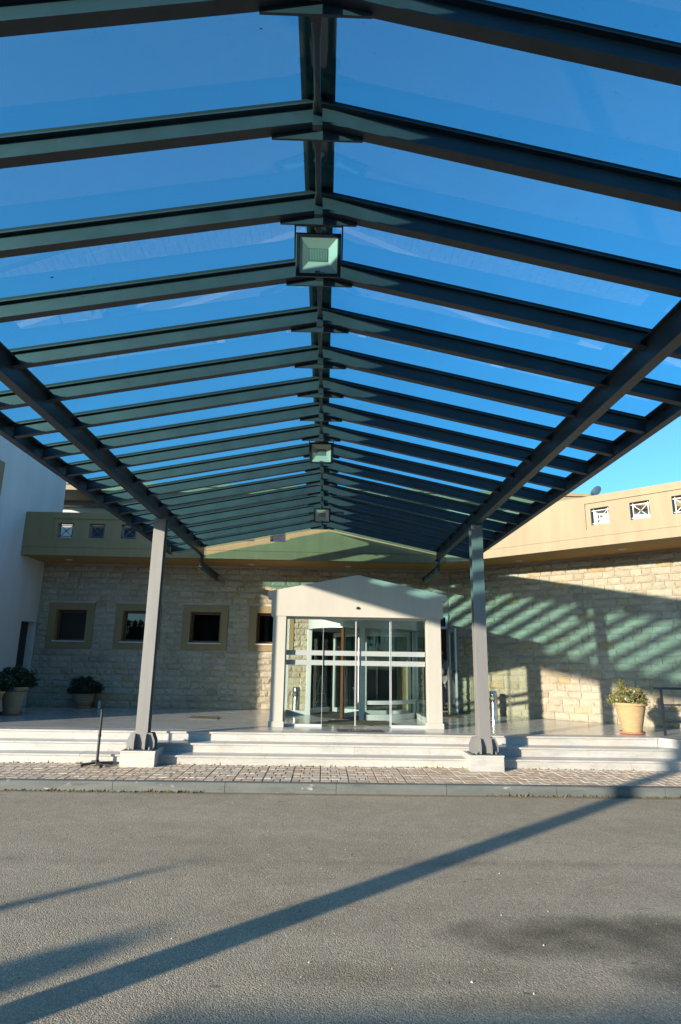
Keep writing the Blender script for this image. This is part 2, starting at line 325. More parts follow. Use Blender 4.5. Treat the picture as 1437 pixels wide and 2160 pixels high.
# ------------------------------------------------------------------ ground
ZC, ZP = .125, .555           # pavement level, terrace level
YK, YS = 9.02, 10.47          # kerb face, first riser
struct(MB().add([(-220, -220, -.03), (220, -220, -.03), (220, 220, -.03), (-220, 220, -.03)], [(0, 1, 2, 3)]).build('ground', 'earth'))
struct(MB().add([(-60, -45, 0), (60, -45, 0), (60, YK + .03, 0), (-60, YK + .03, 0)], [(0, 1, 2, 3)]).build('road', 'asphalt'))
pav = struct(MB().box(-14, 14, YK + .13, YS + .04, -.02, ZC - .013).build('pavement', 'joint'))
# kerb stones along the road edge
kerb = struct(MB().box(-14, 14, YK + .02, YK + .13, -.02, ZC - .02).build('kerb', 'mortar'))
for k in range(18):
    L = 1.5; x0 = -13.3 + k * L
    b = MB().prism([(YK, -.01), (YK + .135, -.01), (YK + .135, ZC), (YK + .03, ZC), (YK + .012, ZC - .006), (YK + .002, ZC - .022)], 'x', x0 + .003, x0 + L - .003)
    b.build('kerb_stone', 'kerb', kerb)
# interlocking pavers: three columns to a 40 cm cell, the middle one alternately wide and narrow
cells = []
CW, RW = .4, .2
for i in range(-32, 34):
    for j in range(7):
        y0 = YK + .14 + j * RW; w = .022 if (j + i) % 2 else -.022
        xs = [0, CW / 3 - w, 2 * CW / 3 + w, CW]
        for c in range(3):
            x0 = -.018 + i * CW + xs[c]; x1 = -.018 + i * CW + xs[c + 1]
            cells.append((x0 + (.004 if c == 0 else .0025), x1 - (.004 if c == 2 else .0025), y0 + .002, min(y0 + RW - .002, YS + .02)))
cells.sort(key=lambda c: (c[0] + c[1]) ** 2 / 4 * .6 + ((c[2] + c[3]) / 2) ** 2)
def paver_geo(x0, x1, y0, y1, z):
    e = .007; h = .016
    return ([(x0, y0, z - h), (x1, y0, z - h), (x1, y1, z - h), (x0, y1, z - h), (x0 + e, y0 + e, z), (x1 - e, y0 + e, z), (x1 - e, y1 - e, z), (x0 + e, y1 - e, z)],
            [(4, 5, 6, 7), (0, 1, 5, 4), (1, 2, 6, 5), (2, 3, 7, 6), (3, 0, 4, 7)])
pm = {}
for c in cells[:300]:
    key = (round(c[1] - c[0], 3), round(c[3] - c[2], 3))
    if key not in pm:
        pm[key] = MB().add(*paver_geo(-key[0] / 2, key[0] / 2, -key[1] / 2, key[1] / 2, 0)).mesh('paver', 'paver')
    inst('paver', pm[key], pav, ((c[0] + c[1]) / 2, (c[2] + c[3]) / 2, ZC + random.uniform(-.003, .002)), rot=(random.uniform(-.008, .008), random.uniform(-.01, .01), 0))
mb = MB(); tones = []
for c in cells[300:]:
    mb.add(*paver_geo(*c, ZC + random.uniform(-.003, .002))); tones += [random.random()] * 5
o = mb.build('paver', 'paver_mass', pav); o['kind'] = 'stuff'
o.data.attributes.new('tone', 'FLOAT', 'FACE').data.foreach_set('value', tones)

# dry weeds and grit in the kerb joint and along the lowest riser
mb = MB()
for k in range(900):
    if random.random() < .6: x = random.choice((random.uniform(-4.3, -1.6), random.uniform(2.2, 5))); y = YK - abs(random.gauss(0, .03)); z = 0
    else: x = random.uniform(-5, 5); y = YS - abs(random.gauss(0, .02)); z = ZC
    a = random.uniform(0, 6.28); h = random.uniform(.006, .03) * (1 if random.random() < .9 else 2); w = random.uniform(.004, .014)
    dx, dy = math.cos(a) * w, math.sin(a) * w; tx, ty = random.uniform(-.02, .02), random.uniform(-.02, .01)
    mb.add([(x - dx, y - dy, z), (x + dx, y + dy, z), (x + tx, y + ty, z + h)], [(0, 1, 2)])
o = mb.build('dry_weeds', 'grass'); o['kind'] = 'stuff'; o['label'] = 'dry weeds and grit caught along the kerb and the lowest step'; o['category'] = 'weeds'

# loose grit, pebbles and leaf crumbs on the drive
mb = MB()
for k in range(420):
    y = random.uniform(3.2, 9.0); x = random.uniform(-.62, .62) * (y + .4); r = random.choice((.003, .004, .005, .007)) * random.uniform(.7, 1.4)
    a = random.uniform(0, 3); pts = [(x + r * random.uniform(.7, 1.2) * math.cos(a + q * 1.257), y + r * random.uniform(.7, 1.2) * math.sin(a + q * 1.257)) for q in range(5)]
    mb.add([(px, py, 0) for px, py in pts] + [(x, y, r * random.uniform(.5, 1.1))], [(q, (q + 1) % 5, 5) for q in range(5)], random.choice((0, 0, 1, 2)))
o = mb.build('road_grit', ['mortar', 'bark', 'grass']); o['kind'] = 'stuff'; o['label'] = 'loose grit and leaf crumbs scattered over the asphalt drive'; o['category'] = 'grit'

# ------------------------------------------------------------------ marble steps and terrace floor
NX = 5.752; DX, DY = .62, -.78          # where the terrace edge turns towards the ramp on the right
RIS, TRD = .1433, .33
st = thing('marble_steps', 'three long white marble steps running from the paving up to the terrace', 'steps', (0, YS, ZC))
for k in range(3):
    yf = YS + k * TRD; z0 = ZC + k * RIS; z1 = z0 + RIS
    x = -9.5 + k * .53
    xe = NX if k == 2 else 9.5
    MB().box(-9.5, xe, yf + .02, yf + TRD + .25, z0 - .05, z1 - .032).build('step_core', 'mortar', st)
    while x < xe:
        L = random.choice((1.25, 1.5, 1.7)); x1 = min(x + L, xe)
        MB().box(x + .001, x1 - .001, yf, yf + .02, z0 - .002, z1 - .03).build('riser_slab', 'marble', st)
        x = x1
    x = -9.5 + k * .31
    while x < xe:
        L = random.choice((1.3, 1.6, 1.8)); x1 = min(x + L, xe)
        d = TRD + .03 if k < 2 else .36
        MB().box(x + .001, x1 - .001, yf - .028, yf - .028 + d - .002, z1 - .03, z1).build('tread_slab', 'marble', st, bevel=.005)
        x = x1
YE = YS + 2 * TRD - .028                # terrace edge
FX0, FX1 = -9.5, 14
e2 = (NX + DX * 3, YE + DY * 3)
poly = [(FX0, YE + .358), (NX - .02, YE + .358), (NX + .02, YE + .02), (e2[0], e2[1]), (FX1, e2[1]), (FX1, 24), (FX0, 24)]
struct(MB().prism([(x, y) for x, y in poly], 'z', ZP - .03, ZP).build('terrace_floor', 'floor'))
struct(MB().prism([(NX + .01, YE + .06), (e2[0] - .02, e2[1] + .06), (FX1 - .1, e2[1] + .06), (FX1 - .1, YE + 1.5), (NX + .01, YE + 1.5)], 'z', -.02, ZP - .031).build('ramp_side', 'marble'))
struct(MB().box(FX0 + .05, FX1 - .05, YS + 3 * TRD, 24, -.02, ZP - .032).build('terrace_base', 'mortar'))

# ------------------------------------------------------------------ hotel front: split stone cladding
def make_variants(n):
    out = []
    for k in range(n):
        nx, nz = 7, 4; vs = []; fs = []
        hx = rng.uniform(-.5, .5)
        for i in range(nx):
            for j in range(nz):
                u, w = i / (nx - 1), j / (nz - 1); edge = i in (0, nx - 1) or j in (0, nz - 1)
                y = -.020 - rng.uniform(0, .008) if edge else -.026 - rng.uniform(0, .018) - .007 * math.sin(3 * u + hx) - .004 * w
                ju = 0 if i in (0, nx - 1) else rng.uniform(-.05, .05); jw = 0 if j in (0, nz - 1) else rng.uniform(-.08, .08)
                vs.append((u + ju + (rng.uniform(0, .012) if i == 0 else -rng.uniform(0, .012) if i == nx - 1 else 0), y, w + jw + (rng.uniform(0, .05) if j == 0 else -rng.uniform(0, .05) if j == nz - 1 else 0)))
        g = lambda i, j: i * nz + j
        for i in range(nx - 1):
            for j in range(nz - 1):
                if rng.random() < .5: fs += [(g(i, j), g(i + 1, j), g(i + 1, j + 1)), (g(i, j), g(i + 1, j + 1), g(i, j + 1))]
                else: fs += [(g(i, j), g(i + 1, j), g(i, j + 1)), (g(i + 1, j), g(i + 1, j + 1), g(i, j + 1))]
        b = len(vs); ring = [g(i, 0) for i in range(nx)] + [g(nx - 1, j) for j in range(1, nz)] + [g(i, nz - 1) for i in range(nx - 2, -1, -1)] + [g(0, j) for j in range(nz - 2, 0, -1)]
        for r in ring: vs.append((vs[r][0], 0.0, vs[r][2]))
        m = len(ring)
        for q in range(m): fs.append((ring[q], b + q, b + (q + 1) % m, ring[(q + 1) % m]))
        out.append((vs, fs))
    return out
VAR = make_variants(18)
VMESH = []
for vs, fs in VAR:
    me = MB().add(vs, fs).mesh('stone', 'stone'); VMESH.append(me)
CH = .1555
def lay(x0, x1, z0, z1, holes):
    """courses of stones as (x, z, w, h), broken at the openings"""
    out = []; nrow = int(round((z1 - z0) / CH))
    for r in range(nrow):
        za = z0 + r * CH; zb = za + CH; segs = [(x0, x1)]
        for hx0, hx1, hz0, hz1 in holes:
            if za < hz1 - .01 and zb > hz0 + .01:
                segs = [q for a, b in segs for q in ((a, min(b, hx0)), (max(a, hx1), b)) if q[1] - q[0] > .02]
        for a, b in segs:
            x = a
            while x < b - .01:
                L = random.choice((.20, .25, .30, .35, .40, .48)) * random.uniform(.9, 1.1)
                if x == a: L *= random.uniform(.4, 1)
                if b - x - L < .14: L = b - x
                out.append((x, za, L, CH)); x += L
    return out
def clad(part, stones, score):
    stones = sorted(stones, key=score)
    for (x, z, w, h) in stones[:300]:
        k = random.randrange(len(VMESH))
        inst('stone', VMESH[k], part, (x + .003, 0, z + .002), scale=(w - .003, random.uniform(.75, 1.2), h - .003))
    mb = MB(); tones = []
    for (x, z, w, h) in stones[300:]:
        vs, fs = VAR[random.randrange(len(VAR))]; d = random.uniform(.65, 1.2)
        mb.add([(x + .003 + v[0] * (w - .003), v[1] * d, z + .002 + v[2] * (h - .003)) for v in vs], fs); tones += [random.random()] * len(fs)
    if tones:
        o = mb.build('stone', 'stone_mass', part, local=True); o['kind'] = 'stuff'
        o.data.attributes.new('tone', 'FLOAT', 'FACE').data.foreach_set('value', tones)

YW, ZS = 16.45, 4.18
hb = thing('hotel_building', 'stone clad hotel front with four small square windows and an olive balcony above', 'building', (-2.2, YW, ZP))
WX = [-6.572, -4.848, -3.105, -1.385]
WZ0, WZ1, WO = 1.985, 3.145, .585
openw = [(c - WO, c + WO, WZ0, WZ1) for c in WX]
doors = [(-.36, 2.16, ZP - .1, 2.78), (2.58, 3.23, ZP - .1, 3.0)]
holes_in = [(c - .395, c + .395, 2.16, 2.965) for c in WX]
def no_hole(holes): return lambda x, z: not any(a < x < b and c < z < d for a, b, c, d in holes)
xs = sorted({-7.46, 3.29} | {v for h in holes_in + doors for v in h[:2]}); zs = sorted({0.5, ZS} | {v for h in holes_in + doors for v in h[2:]})
xs = [x for x in xs]; zs = [z for z in zs if z >= .45]
wall = MB().holed(xs, zs, no_hole(holes_in + doors), YW, YW + .25).build('stone_wall', 'mortar', hb)
sw = node('cladding', hb, (0, 0, 0)); bpy.data.objects.remove(sw)
# the stones hang on the wall part itself: give it an origin on the wall's face
wall.data.transform(Matrix.Translation(-(wm(hb).inverted() @ Vector((0, YW, 0))))); wall.location = wm(hb).inverted() @ Vector((0, YW, 0))
stones = lay(-7.44, 3.25, ZP, ZS - .002, openw + doors)
clad(wall, stones, lambda s: (1 if (-1.2 < s[0] < 2.35 and s[1] < 3.3) or s[1] > 4.05 else 0, -s[2] + (.25 if s[0] < -6.9 else 0)))
for c in WX:
    w = node('window', hb, wm(hb).inverted() @ Vector((c, YW, 2.16)))
    xs_ = [c - WO, c - .395, c + .395, c + WO]; zs_ = [WZ0, 2.16, 2.965, WZ1]
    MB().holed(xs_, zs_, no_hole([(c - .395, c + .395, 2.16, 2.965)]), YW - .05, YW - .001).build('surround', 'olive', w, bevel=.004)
    # painted reveals, then frame and pane set back in the wall
    MB().box(c - .395, c - .393, YW - .049, YW + .15, 2.16, 2.965).box(c + .393, c + .395, YW - .049, YW + .15, 2.16, 2.965).box(c - .393, c + .393, YW - .049, YW + .15, 2.963, 2.965).build('reveal', 'olive', w)
    MB().holed([c - .392, c - .335, c + .335, c + .392], [2.18, 2.235, 2.905, 2.962], no_hole([(c - .335, c + .335, 2.235, 2.905)]), YW + .13, YW + .19).build('frame', 'brown', w, bevel=.006)
    MB().box(c - .337, c + .337, YW + .155, YW + .167, 2.233, 2.907).build('pane', 'clear2', w)
    MB().box(c - .42, c + .42, YW - .075, YW + .13, 2.150, 2.179).build('sill', 'sill', w, bevel=.003)
    MB().box(c - .5, c + .5, YW + .5, YW + .52, 2.0, 3.1).build('dark_backing', 'dark', w)  # dark sheet standing in for the unlit room behind the pane

def parapet(part_parent, L, panels, zt, mat, gmat, boss, name='parapet'):
    """balcony front in local s (along), n (inwards), z; panels: (s0, s1, [hole starts])"""
    pz0, pz1 = 4.535, 5.095; hz0, hz1, hw = 4.62, 4.98, .377
    pan = [(a, b, pz0, pz1) for a, b, _ in panels]; hol = [(h, h + hw, hz0, hz1) for _, _, hs in panels for h in hs]
    xs = sorted({0, L} | {v for p in pan for v in p[:2]}); zs = [4.372, pz0, pz1, zt]
    mb = MB().holed(xs, zs, no_hole(pan), 0, .026)
    xs = sorted({0, L} | {v for p in hol for v in p[:2]}); zs = [4.372, hz0, hz1, zt - .001]
    mb.holed(xs, zs, no_hole(hol), .0265, .20)
    mb.box(0, L, .012, .2, 4.358, 4.3715)                    # shadow groove
    mb.box(0, L, 0, .2, ZS - .012, 4.358)                    # bottom band with drip edge
    o = mb.build(name, mat, part_parent, local=True)
    for a, b, hs in panels:
        for h in hs:
            g = MB(); c = (h + hw / 2, (hz0 + hz1) / 2); y = .10; t = .009
            g.box(h + .035, h + .053, y - t, y + t, hz0, hz1).box(h + hw - .053, h + hw - .035, y - t, y + t, hz0, hz1)
            g.box(h, h + hw, y - t - .001, y + t + .001, hz0 + .035, hz0 + .052).box(h, h + hw, y - t - .001, y + t + .001, hz1 - .052, hz1 - .035)
            for s in (-1, 1):
                p0 = Vector((h + .05, y, c[1] - s * .13)); p1 = Vector((h + hw - .05, y, c[1] + s * .13)); d = (p1 - p0).normalized(); nn = Vector((-d.z, 0, d.x)) * .0065
                vs = []
                for yy in (y - .006 + s * .0015, y + .006 + s * .0015):
                    for q in (p0 - nn, p1 - nn, p1 + nn, p0 + nn): vs.append((q.x, yy, q.z))
                g.add(vs, [(0, 1, 2, 3), (7, 6, 5, 4), (0, 4, 5, 1), (1, 5, 6, 2), (2, 6, 7, 3), (3, 7, 4, 0)])
            q = g.build('grille', gmat, o, local=True)
            MB().prism([(c[0] + .024 * math.cos(2 * math.pi * k / 10), c[1] + .024 * math.sin(2 * math.pi * k / 10)) for k in range(10)], 'y', y - .022, y + .012).build('boss', boss, o, local=True)
    return o
YB = 15.1
pn = node('balcony', hb, wm(hb).inverted() @ Vector((-7.45, YB, 0)))
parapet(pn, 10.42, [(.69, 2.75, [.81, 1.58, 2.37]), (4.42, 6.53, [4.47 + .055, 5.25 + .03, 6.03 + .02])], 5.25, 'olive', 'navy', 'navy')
WD = Vector((.715, -.699, 0)).normalized(); WR = math.atan2(WD.y, WD.x)
wing = thing('hotel_wing', 'angled hotel wing on the right with sunlit ochre balcony over pale stone wall', 'building', (3.28, YW, ZP))
pw = node('balcony', wing, wm(wing).inverted() @ Vector((2.97, YB, 0)), WR)
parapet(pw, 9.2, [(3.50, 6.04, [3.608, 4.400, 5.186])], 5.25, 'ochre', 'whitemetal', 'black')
# slab over the terrace and the lobby: the soffit seen from below
fe = (2.97 + WD.x * 9.2, YB + WD.y * 9.2)
MB().prism([(-7.44, YB + .005), (2.965, YB + .005), (fe[0], fe[1] + .008), (fe[0] + 3, fe[1] + 3), (fe[0] + 3, 20.4), (-7.44, 20.4)], 'z', ZS, 4.33).build('soffit', 'soffit', hb)
for x, y in ((-6.545, 15.783), (-4.25, 15.95), (-1.928, 16.0), (.58, 16.0), (4.613, 14.568), (6.283, 12.811)):
    l = MB().lathe([(.085, ZS - .001), (.085, ZS - .012), (.065, ZS - .022), (.05, ZS - .02), (.045, ZS - .006)], (x, y), 20).build('ceiling_light', 'whitemetal', hb, auto=True)
# angled wing wall
WW = math.atan2(-.669, .743)
xs = [0, 8.5]; zs = [.5, ZS]
ww = MB().box(0, 8.5, 0, .25, .5, ZS).build('stone_wall', 'mortar', None)
ww.parent = wing; ww.location = (0, 0, -ZP); ww.rotation_euler = (0, 0, WW)
clad(ww, lay(.03, 8.4, ZP, ZS - .002, []), lambda s: (1 if s[0] > 6.2 else 0, -s[2]))

# upper storey set back behind the balcony, with its eave
MB().box(-9.2, 3, 20.5, 20.8, 4.33, 6.69).box(3, 17, 20.5, 20.8, 4.33, 7.04).build('upper_wall', 'white', hb)
MB().box(-9.4, 3, 20.2, 20.498, 6.692, 6.845).build('eave_beam', 'roofslab', hb)
MB().box(-9.5, 3, 18.8, 23, 6.847, 7.02).box(-9.5, 3.05, 18.74, 23, 7.022, 7.12).box(3.06, 17, 19.95, 23, 7.05, 7.30).box(3.06, 17.05, 19.88, 23, 7.302, 7.42).build('eave', 'ochre', hb, bevel=.01)
for x0, x1 in ((-8.3, -6.1), (-3.4, -1.0)):
    f = MB().holed([x0, x0 + .08, (x0 + x1) / 2 - .04, (x0 + x1) / 2 + .04, x1 - .08, x1], [4.34, 4.42, 6.42, 6.5], lambda x, z, a=x0, b=x1: not (4.42 < z < 6.42 and (a + .08 < x < (a + b) / 2 - .04 or (a + b) / 2 + .04 < x < b - .08)), 20.44, 20.495).build('balcony_door', 'brown', hb)
    MB().box(x0 + .081, x1 - .081, 20.46, 20.475, 4.421, 6.419).build('pane', 'dark', f)
# lobby behind the doors
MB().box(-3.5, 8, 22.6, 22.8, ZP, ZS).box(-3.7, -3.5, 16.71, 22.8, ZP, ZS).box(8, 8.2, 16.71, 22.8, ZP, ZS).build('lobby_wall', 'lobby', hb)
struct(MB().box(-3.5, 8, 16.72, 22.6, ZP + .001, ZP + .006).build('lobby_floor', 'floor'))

# ------------------------------------------------------------------ white building on the left
wb = thing('white_building', 'tall plain white rendered building at the left with a dark doorway beside the pots', 'building', (-7.45, 14, 0))
def onx(y0, y1, z0, z1, x0, x1, mi=0): return MB().box(x0, x1, y0, y1, z0, z1, mi)
ys = [10.8, 12.2, 13.72, 15.62, 16.40, 17.15]; zs = [0, ZP, 2.615, 5.28, 6.06, 6.9]
def solid(y, z): return not ((15.62 < y < 16.40 and ZP < z < 2.615) or (12.2 < y < 13.72 and 5.28 < z < 6.06))
mb = MB().holed(ys, zs, solid, 0, .4); mb.v = [(-7.45 - v[1], v[0], v[2]) for v in mb.v]; mb.f = [f for f in mb.f]
wl = mb.build('side_wall', 'white', wb)
MB().box(-14, -7.852, 10.8, 11.2, 0, 6.9).box(-14, -7.852, 16.75, 17.15, 0, 6.9).box(-14, -7.46, 10.81, 17.14, 6.901, 7.0).build('outer_wall', 'white', wb)
d = MB().box(-7.70, -7.64, 15.625, 16.395, ZP, 2.61).build('door', 'doorwood', wb)
MB().box(-7.641, -7.60, 15.75, 15.78, 1.5, 1.62).build('handle', 'chrome', d)
MB().holed([12.05, 12.2, 13.72, 13.87], [5.13, 5.28, 6.06, 6.21], no_hole([(12.2, 13.72, 5.28, 6.06)]), 0, .05)
mb = MB().holed([12.05, 12.25, 13.56, 13.76], [5.27, 5.42, 5.92, 6.07], no_hole([(12.25, 13.56, 5.42, 5.92)]), -.03, .02); mb.v = [(-7.45 - v[1], v[0], v[2]) for v in mb.v]
wn = mb.build('window', 'olive', wb)
MB().box(-7.62, -7.60, 12.2, 13.72, 5.28, 6.06).build('pane', 'clear2', wn)
MB().box(-7.95, -7.93, 12.1, 13.8, 5.2, 6.2).build('dark_backing', 'dark', wn)  # dark sheet in place of the unlit interior

# ------------------------------------------------------------------ glass canopy
CX = -.105; SK = .02; SL = .205
ZR = 4.77                                     # underside of the rafters at the ridge
can = thing('glass_canopy', 'long dark steel canopy with blue glass gable roof over the drive', 'canopy', (CX, 10.4, 0))
RY = [2.28 + .7245 * k for k in range(-7, 17)]
HS = 3.46
def rafter_mesh(sgn):
    prof = [(-.036, 0), (.036, 0), (.036, .010), (.005, .010), (.005, .139), (.036, .139), (.036, .15), (-.036, .15), (-.036, .139), (-.005, .139), (-.005, .010), (-.036, .010)]
    a, b = (.0, (HS - .07) * sgn)
    if sgn < 0: prof = prof
    vs = [(x, y + SK * x, z - SL * abs(x)) for x in (a, b) for y, z in prof]; n = 12
    fs = [tuple(range(n)) if sgn < 0 else tuple(range(n - 1, -1, -1)), tuple(range(n, 2 * n)) if sgn > 0 else tuple(range(2 * n - 1, n - 1, -1))]
    for i in range(n):
        q = (i, (i + 1) % n, (i + 1) % n + n, i + n); fs.append(q if sgn > 0 else q[::-1])
    return MB().add(vs, fs).mesh('rafter', 'rafter')
def bar_mesh(sgn):
    prof = [(-.03, .151), (.03, .151), (.03, .176), (-.03, .176)]; a, b = 0, (HS - .02) * sgn
    vs = [(x, y + SK * x, z - SL * abs(x)) for x in (a, b) for y, z in prof]
    fs = [(3, 2, 1, 0), (4, 5, 6, 7)] + [(i, (i + 1) % 4, (i + 1) % 4 + 4, i + 4) for i in range(4)]
    if sgn < 0: fs = [f[::-1] for f in fs]
    return MB().add(vs, fs).mesh('glazing_bar', 'rubber')
def pane_mesh(sgn):
    a, b = .012 * sgn, (HS + .03) * sgn; y0, y1 = .006, .7245 - .006
    vs = [(x, y + SK * x, z - SL * abs(x)) for z in (.178, .190) for x, y in ((a, y0), (b, y0), (b, y1), (a, y1))]
    fs = [(3, 2, 1, 0), (4, 5, 6, 7)] + [(i, (i + 1) % 4, (i + 1) % 4 + 4, i + 4) for i in range(4)]
    if sgn < 0: fs = [f[::-1] for f in fs]
    return MB().add(vs, fs).mesh('glass_pane', 'roofglass')
gus = MB().prism([(-.268, -.080), (.268, -.080), (.268, -.057), (0, -.002), (-.268, -.057)], 'y', .012, .026).mesh('gusset_plate', 'rafter')
brk = MB().box(-.028, .028, -.085, -.045, -.075, .045).mesh('rod_bracket', 'steel'); brk2 = MB().box(-.028, .028, .045, .080, -.045, .045).mesh('rod_bracket', 'steel')
rodb = MB()
Lr = .7245 - .16
ys_ = [0, .03, .07, .12, Lr - .12, Lr - .07, Lr - .03, Lr]; rx = [.027, .027, .026, .019, .019, .026, .027, .027]; rz_ = [.006, .006, .008, .019, .019, .008, .006, .006]
vs = []; fs = []; n = 12
for y, a, b in zip(ys_, rx, rz_):
    for k in range(n): vs.append((a * math.cos(2 * math.pi * k / n), y, b * math.sin(2 * math.pi * k / n)))
for i in range(len(ys_) - 1):
    for k in range(n): fs.append((i * n + k, (i + 1) * n + k, (i + 1) * n + (k + 1) % n, i * n + (k + 1) % n))
fs += [tuple(range(n)), tuple(range(len(ys_) * n - 1, (len(ys_) - 1) * n - 1, -1))]
rod = MB().add(vs, fs).mesh('tie_rod', 'steel', smooth=True)
ml = {s: (rafter_mesh(s), bar_mesh(s), pane_mesh(s)) for s in (-1, 1)}
ci = wm(can).inverted()
for i, y in enumerate(RY):
    L = ci @ Vector((CX, y, ZR))
    for s in (-1, 1):
        r = inst('rafter', ml[s][0], can, L); inst('glazing_bar', ml[s][1], r, (0, 0, 0))
        inst('glass_pane', ml[s][2], can, L, scale=(1, 1 if i < len(RY) - 1 else 1.5, 1))
    inst('gusset_plate', gus, can, L); inst('rod_bracket', brk, can, L); inst('rod_bracket', brk2, can, L)
    if i < len(RY) - 1: inst('tie_rod', rod, can, L + Vector((0, .08, .0)))
y0, y1 = RY[0] - .06, RY[-1] + .06
for s in (-1, 1):
    vs = [(CX + s * x, y, ZR + z - SL * x) for y in (y0, y1) for x, z in ((0, .193), (.10, .193), (.10, .203), (0, .203))]
    f = [(0, 1, 2, 3), (7, 6, 5, 4)] + [(i, i + 4, (i + 1) % 4 + 4, (i + 1) % 4) for i in range(4)]
    MB().add(vs, f if s > 0 else [q[::-1] for q in f]).build('ridge_flashing', 'rafter', can)
mb = MB()                                       # dead leaves and droppings lying on the glass
for k in range(110):
    x = random.uniform(-3.3, 3.3); y = random.uniform(2.4, 13.5); z = ZR - SL * abs(x - 0) + .1915; r = random.choice((.004, .006, .008, .014)) * random.uniform(.7, 1.3); a = random.uniform(0, 6.28); e = random.uniform(.35, 1)
    c_, s_ = math.cos(a), math.sin(a); mb.add([(CX + x + r * c_, y + r * s_, z - SL * math.copysign(1, x) * r * c_), (CX + x - r * e * s_, y + r * e * c_, z + SL * math.copysign(1, x) * r * e * s_), (CX + x - r * c_, y - r * s_, z + SL * math.copysign(1, x) * r * c_), (CX + x, y, z + .004)], [(0, 1, 2), (0, 1, 3), (1, 2, 3), (2, 0, 3)])
o = mb.build('leaf_litter', 'bark', can); o['kind'] = 'stuff'
def ibeam(x, z0, h, w, y0, y1, tf=.012, tw=.009):
    p = [(-w, 0), (w, 0), (w, tf), (tw / 2, tf), (tw / 2, h - tf), (w, h - tf), (w, h), (-w, h), (-w, h - tf), (-tw / 2, h - tf), (-tw / 2, tf), (-w, tf)]
    return MB().prism([(x + a, z0 + b) for a, b in p], 'y', y0, y1)
XL, XR = -2.83, 2.565
for x in (XL, XR):
    ibeam(x, 4.057, .235, .050, -2.9, 14.2).build('side_beam', 'steel', can)
    # short drop post at the balcony end, standing on a bracket beam from the hotel wall
    MB().box(x - .035, x + .035, 14.02, 14.10, 3.93, 4.056).build('drop_post', 'steel', can)
    ibeam(x - .02 if x < 0 else x + .02, 3.78, .15, .045, 13.95, 16.38).build('bracket_beam', 'steel', can)
for s in (-1, 1):                              # eave channels, open side inwards
    xo = CX + s * HS
    pr = [(0, 0), (-.085, 0), (-.085, .012), (-.010, .012), (-.010, .178), (-.085, .178), (-.085, .190), (0, .190)]
    pts = [(xo + s * a, 4.055 + b) for a, b in pr]
    if s < 0: pts = pts[::-1]
    e = MB().prism(pts, 'y', -2.95, 13.98).build('eave_channel', 'steel', can)
    for yy in (2.9, 5.45, 8.0, 10.7):
        MB().box(min(xo - s * .09, xo + s * .003), max(xo - s * .09, xo + s * .003), yy, yy + .012, 4.0525, 4.0548).build('splice_seam', 'column', e)
for x in (XL, XR):
    for y in (10.4, 2.3):
        zb = .357 if y > 5 else 0
        a_, b_, f_, w_ = .096, .095, .015, .006
        c = MB().prism([(x - a_, y - b_), (x + a_, y - b_), (x + a_, y - b_ + f_), (x + w_, y - b_ + f_), (x + w_, y + b_ - f_), (x + a_, y + b_ - f_), (x + a_, y + b_), (x - a_, y + b_), (x - a_, y + b_ - f_), (x - w_, y + b_ - f_), (x - w_, y - b_ + f_), (x - a_, y - b_ + f_)], 'z', zb + .016, 4.056).build('column', 'column', can, bevel=.003)
        MB().box(x - .22, x + .22, y - .2, y + .2, zb, zb + .014).build('base_plate', 'steel', c)
        H = .25
        for dx in (-1, 1):
            p = [(x + dx * .098, zb + .015), (x + dx * .215, zb + .015), (x + dx * .215, zb + .14), (x + dx * .165, zb + H), (x + dx * .098, zb + H)]
            if dx < 0: p = p[::-1]
            for yy in (y - .093, y + .073): MB().prism(p, 'y', yy, yy + .02).build('fin_plate', 'column', c)
            for dy in (-1, 1):
                q = [(y + dy * .096, zb + .015), (y + dy * .19, zb + .015), (y + dy * .19, zb + .13), (y + dy * .15, zb + H - .01), (y + dy * .096, zb + H - .01)]
                if dy < 0: q = q[::-1]
                MB().prism(q, 'x', x + dx * .085 - .009, x + dx * .085 + .009).build('fin_plate', 'column', c)
                MB().lathe([(.016, zb + .014), (.016, zb + .03), (.009, zb + .031), (.009, zb + .055)], (x + dx * .155, y + dy * .15), 8).build('anchor_bolt', 'chrome', c)
for x, lab in ((XL, 'low white marble plinth under the left canopy column'), (XR, 'low white marble plinth under the right canopy column')):
    t = thing('column_plinth', lab, 'plinth', (x, 10.43, ZC), 0, 'marble plinths under the canopy columns')
    MB().box(x - .265, x + .265, 10.195, 10.70, ZC - .02, .331).build('block', 'plinth', t, bevel=.004)
    MB().box(x - .272, x + .272, 10.188, 10.705, .3312, .3565).build('cap_slab', 'plinth', t, bevel=.004)

